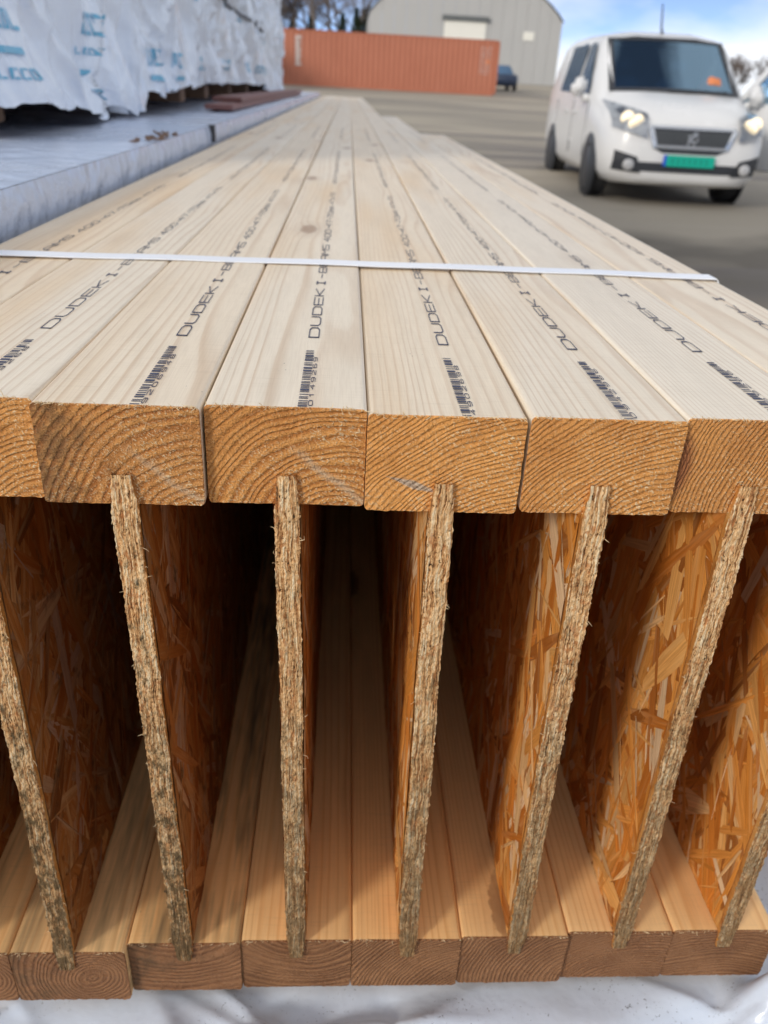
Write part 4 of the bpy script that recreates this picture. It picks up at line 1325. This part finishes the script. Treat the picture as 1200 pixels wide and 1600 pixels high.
for k in range(3):
    z = .665 + k * .04
    face([(-.37 - .02 * k, z), (.37 + .02 * k, z), (.375 + .02 * k, z + .008), (-.375 - .02 * k, z + .008)], 'grille_bar', M_hall_dark, .018, g_)
# the upright lion-like badge
mb = MB()
def ribbon(pts, w):
    for a, b in zip(pts, pts[1:]):
        a = Vector(a); b = Vector(b); d = (b - a).normalized(); n_ = Vector((-d.y, d.x)) * w
        q = [a - n_, a + n_, b + n_, b - n_]
        y = fy(0, .7) - .036
        mb.add([(p.x, y, p.y) for p in q] + [(p.x, y + .02, p.y) for p in q], [(0, 1, 2, 3), (0, 4, 5, 1), (1, 5, 6, 2), (2, 6, 7, 3), (3, 7, 4, 0)])
ribbon([(-.04, .66), (-.01, .70), (-.005, .74), (.02, .765), (.045, .755), (.03, .735), (.0, .735)], .013)
ribbon([(-.005, .72), (-.055, .735)], .01); ribbon([(.0, .70), (-.05, .695)], .01)
ribbon([(-.01, .69), (.03, .665), (.02, .64)], .012); ribbon([(-.03, .67), (-.045, .64)], .011); ribbon([(.03, .67), (.06, .70), (.05, .72)], .008)
vpart(mb, 'badge', M_chrome)
face([(-.30, .555), (.30, .555), (.42, .605), (-.42, .605)], 'plate_recess', M_black, .008)
face([(-.78, .36), (.78, .36), (.76, .455), (-.76, .455)], 'lower_intake', M_black, .01)
mb = MB(); y = fy(0.15, .5) - .05; mb.bbox((-.24, y, .425), (.285, y + .012, .54), .004); pl = vpart(mb, 'number_plate', M_plate)
mb = MB(); mb.bbox((-.28, y - .001, .425), (-.242, y + .011, .54), .004); vpart(mb, 'country_strip', M_plateblue, False, pl)
for k in range(7):
    mb = MB(); mb.box((-.19 + k * .062, y - .002, .45), (-.165 + k * .062, y - .0008, .515)); vpart(mb, 'plate_mark', M_platedark, False, pl)
for sx in (-1, 1):
    def mir(p): return [(sx * x, z) for x, z in (p if sx > 0 else [p[1], p[0], p[3], p[2]])]
    face(mir([(.50, .34), (.80, .36), (.80, .56), (.56, .50)]), 'fog_lamp_pod', M_black, .015)
    mb = MB()
    mm = Matrix.Translation((sx * .64, fy(.64) - .02, .42)) @ Matrix.Rotation(R(90), 4, 'X')
    mb.lathe([(0, .02), (.045, .018), (.058, .012), (.06, -.03)], mm, 18); vpart(mb, 'fog_lamp', M_rim, True)
    # headlamp: dark housing, glowing bulbs, clear lens
    def hp(u, v, off):
        x = .50 + .345 * u; z = .745 + .04 * u + (.19 + .07 * u) * v - .05 * (1 - u) * (1 - v)
        yy = fy(x, z) - off
        return (sx * x, yy, z)
    mb = MB(); mb.grid(lambda u, v: hp(u, v, .03), 8, 5, flip=sx < 0); hb = vpart(mb, 'headlamp', M_rim, True)
    mb = MB(); mb.grid(lambda u, v: hp(u, v, .055), 8, 5, flip=sx < 0); vpart(mb, 'lens', M_lens, True, hb)
    for (u, v, r_) in ((.30, .55, .062), (.58, .5, .075), (.45, .35, .05)):
        p = Vector(hp(u, v, .045))
        mb = MB(); mm = Matrix.Translation(p) @ Matrix.Rotation(R(90), 4, 'X')
        mb.lathe([(0, .006), (r_ * .8, .004), (r_, 0)], mm, 16); vpart(mb, 'bulb', M_lamp, True, hb)
    # wheels
    for yy in (0.0, 2.73):
        c = Vector((sx * .80, yy, .315))
        mm = Matrix.Translation(c) @ Matrix.Rotation(R(90 * sx), 4, 'Y')
        mb = MB(); mb.lathe([(.20, .10), (.245, .112), (.300, .105), (.315, .075), (.315, -.075), (.30, -.105), (.2, -.11)], mm, 32)
        wh = vpart(mb, 'wheel', M_rubber, True)
        mb = MB(); mb.lathe([(.0, .07), (.05, .075), (.19, .055), (.205, .10), (.215, .10)], mm, 32)
        for k in range(5):
            t = 2 * math.pi * k / 5
            mb.box((.04, -.025, .06), (.195, .025, .10), 0, mm @ Matrix.Rotation(t, 4, 'Z'))
        vpart(mb, 'rim', M_rim, False, wh)
        mb = MB()
        m2 = Matrix.Translation((sx * .82, yy, .33)) @ Matrix.Rotation(R(90 * sx), 4, 'Y')
        mb.lathe([(.0, .0885), (.36, .0885), (.375, .06)], m2, 32); vpart(mb, 'wheel_arch', M_black, True)
# mirror on the van's right side (image left)
def door_mirror(cx_, cy_, cz_, par=None, sx=-1):
    mb = MB()
    bm = bmesh.new(); bmesh.ops.create_cube(bm, size=1.7); bmesh.ops.bevel(bm, geom=bm.edges[:], offset=.45, segments=3, affect='EDGES')
    for v in bm.verts: v.co = Vector((cx_ + v.co.x * .105, cy_ + v.co.y * .075 + (0.03 if v.co.y > 0 else 0), cz_ + v.co.z * .125 - .03 * v.co.x * sx))
    mb.bm(bm)
    mb.tube([(cx_ - sx * .06, cy_, cz_ - .1), (cx_ - sx * .16, cy_ + .02, cz_ - .13)], [.05, .04], 8)
    o = vpart(mb, 'door_mirror', M_paint, True, par)
    return o
door_mirror(-1.03, .52, 1.16)
mb = MB(); mb.tube([(.0, 1.05, 1.80), (.0, 1.12, 1.86), (.0, 1.25, 2.12)], [.02, .012, .008], 6); vpart(mb, 'antenna', M_black)
# door lines on the visible flank
for yy in (.42, 1.36, 2.58):
    mb = MB(); mb.box((-.9075, yy, .40), (-.9, yy + .012, 1.02)); vpart(mb, 'door_gap', M_black)
for yy in (1.1, 1.75):
    mb = MB(); mb.bbox((-.93, yy, .86), (-.905, yy + .18, .90), .008); vpart(mb, 'door_handle', M_paint)
# the open driver's door (image right)
dr = empty('open_door', (.90, .42, 0), R(-56), van)
mb = MB()
mb.bbox((.02, -.03, .36), (1.02, .03, 1.08), .02)
vpart(mb, 'door_panel', M_paint, False, dr)
mb = MB()
fr_ = [(.02, 1.08), (.48, 1.62), (.98, 1.66), (1.02, 1.08)]
def bar(a, b, w=.035):
    a = Vector(a); b = Vector(b); d = (b - a).normalized(); n_ = Vector((-d.y, d.x)) * w
    q = [a - n_, a + n_, b + n_, b - n_]
    mb.add([(p.x, -.025, p.y) for p in q] + [(p.x, .025, p.y) for p in q], [(0, 3, 2, 1), (4, 5, 6, 7), (0, 1, 5, 4), (1, 2, 6, 5), (2, 3, 7, 6), (3, 0, 4, 7)])
for a, b in zip(fr_, fr_[1:]): bar(a, b)
vpart(mb, 'window_frame', M_paint, False, dr)
mb = MB(); mb.add([(x, .0, z) for x, z in fr_], [(0, 3, 2, 1)]); vpart(mb, 'window_pane', M_glass, False, dr)
door_mirror(.30, -.12, 1.16, dr, 1)
# things seen through the glass
for (nm, m, a, b, lb, ct_) in (('orange_vest', M_orange, (.34, .18, 1.105), (.62, .36, 1.33), 'orange cloth bundle lying behind the windscreen of the van', 'cloth'),):
    mb = MB()
    bm = bmesh.new(); bmesh.ops.create_icosphere(bm, subdivisions=3, radius=1)
    for v in bm.verts:
        k = 1 + .25 * nz(v.co.x * 2, v.co.y * 2, v.co.z * 2)
        v.co = Vector(((a[0] + b[0]) / 2 + v.co.x * k * (b[0] - a[0]) / 2, (a[1] + b[1]) / 2 + v.co.y * k * (b[1] - a[1]) / 2, (a[2] + b[2]) / 2 + max(-.9, v.co.z * k) * (b[2] - a[2]) / 2))
    mb.bm(bm)
    o = mb.build(nm, m, None, True)
    o.matrix_world = Matrix.Translation((3.86, 10.02, vz)) @ Matrix.Rotation(R(-3.5), 4, 'Z')
    tag(o, lb, ct_)

# ------------------------------------------------------------------ trees
def bare_tree_mesh(seed, h=11.0, fat=1.0):
    rnd = random.Random(seed)
    tr = MB(); tw = MB()
    def grow(p, d, L, r, depth):
        pts = [p]; rad = [r]; q = p.copy(); dd = d.copy()
        n_ = 4 if depth < 2 else 2
        for k in range(n_):
            dd = (dd + Vector((rnd.gauss(0, .09), rnd.gauss(0, .09), .05))).normalized()
            q = q + dd * L / n_
            pts.append(q.copy()); rad.append(r * (1 - .6 * (k + 1) / n_))
        (tr if depth < 2 else tw).tube(pts, rad if depth < 2 else [max(q_ * fat, .012 * fat) for q_ in rad], 6 if depth < 2 else 3, cap=False)
        if depth >= 4: return
        m = [9, 6, 4, 3][depth]
        for k in range(m):
            t = rnd.uniform(.35 if depth == 0 else .2, 1.0)
            f = t * n_; i = min(n_ - 1, int(f)); bp = pts[i].lerp(pts[i + 1], f - i)
            ax = Vector((rnd.gauss(0, 1), rnd.gauss(0, 1), rnd.gauss(0, .3))).normalized()
            nd = (dd * rnd.uniform(.55, .9) + ax * rnd.uniform(.5, .8)).normalized()
            grow(bp, nd, L * rnd.uniform(.38, .6), r * .42, depth + 1)
    grow(Vector((0, 0, -.3)), Vector((0, 0, 1)), h * .8, h * .017, 0)
    return tr.mesh('trunk', M_bark, True), tw.mesh('crown', M_twig)
def conifer_mesh(seed, h=7.0):
    rnd = random.Random(seed)
    tr = MB(); tr.tube([(0, 0, -.2), (0, 0, h * .6), (0, 0, h)], [h * .018, h * .01, .01], 6)
    cr = MB()
    for k in range(1500):
        t = rnd.random() ** .8; z = h * (.06 + .94 * t)
        rr = (1 - t) * h * .23 * rnd.uniform(.35, 1.1) + .05
        a = rnd.uniform(0, 2 * math.pi)
        c = Vector((rr * math.cos(a), rr * math.sin(a), z - rr * .25))
        o1 = Vector((math.cos(a), math.sin(a), -.35)) * rnd.uniform(.15, .4); o2 = Vector((-math.sin(a), math.cos(a), rnd.uniform(-.5, .5))) * rnd.uniform(.05, .14)
        cr.add([c - o1 * .4 - o2, c - o1 * .4 + o2, c + o1 + o2 * .3, c + o1 - o2 * .3], [(0, 1, 2, 3)])
    return tr.mesh('trunk', M_bark, True), cr.mesh('crown', M_needle)
bare = [bare_tree_mesh(s, fat=1.3) for s in (1, 2, 3)]
far_bare = [bare_tree_mesh(s, fat=3.0) for s in (6, 7)]
coni = [conifer_mesh(s) for s in (4, 5)]
def tree(kind, me, x, y, s, rz, label, group):
    r = empty(kind, (x, y, ground_z(x, y) - .02), rz)
    r.scale = (s, s, s)
    tag(r, label, 'tree', group)
    link('trunk', me[0], r); link('crown', me[1], r)
ORD = ['first', 'second', 'third', 'fourth', 'fifth', 'sixth', 'seventh', 'eighth', 'ninth']
rnd = random.Random(9)
for k, x in enumerate((-8.6, -7.2, -6.1, -4.9, -3.9, -2.8, -1.7, -0.7, 0.4)):
    tree('bare_tree', bare[k % 3], x, 92 + rnd.uniform(-4, 8), rnd.uniform(.85, 1.3), rnd.uniform(0, 6), ORD[k] + ' leafless tree from the left behind the red container', 'leafless trees behind the container')
for k, (x, y, s) in enumerate(((-.6, 88, .72), (.7, 87, .78), (1.5, 90, .80), (-4.0, 98, .75), (-6.0, 99, .72))):
    tree('conifer', coni[k % 2], x, y, s, k * 1.3, ['dark conifer left of the hall corner, first of three above the container', 'dark conifer left of the hall corner, middle of three above the container', 'dark conifer touching the left corner of the hall', 'dark conifer among the bare trees, right of two above the container', 'dark conifer among the bare trees, left of two above the container'][k], 'dark conifers behind the container')
for k, x in enumerate((58.0, 58.9, 59.8, 60.7, 61.6, 62.5, 63.4, 64.4, 65.6)):
    tree('bare_tree', far_bare[k % 2], x, 138 + rnd.uniform(-3, 6), rnd.uniform(.42, .5), rnd.uniform(0, 6), ORD[k] + ' small far leafless tree from the left beyond the van', 'far leafless trees beyond the van')
for k, (x, y) in enumerate(((56.8, 138), (57.5, 145))):
    tree('conifer', coni[k % 2], x, y, .84, k * 2.0, ['far dark conifer nearest the van roof on its right', 'far dark conifer second from the van roof on its right'][k], 'far conifers beyond the van')
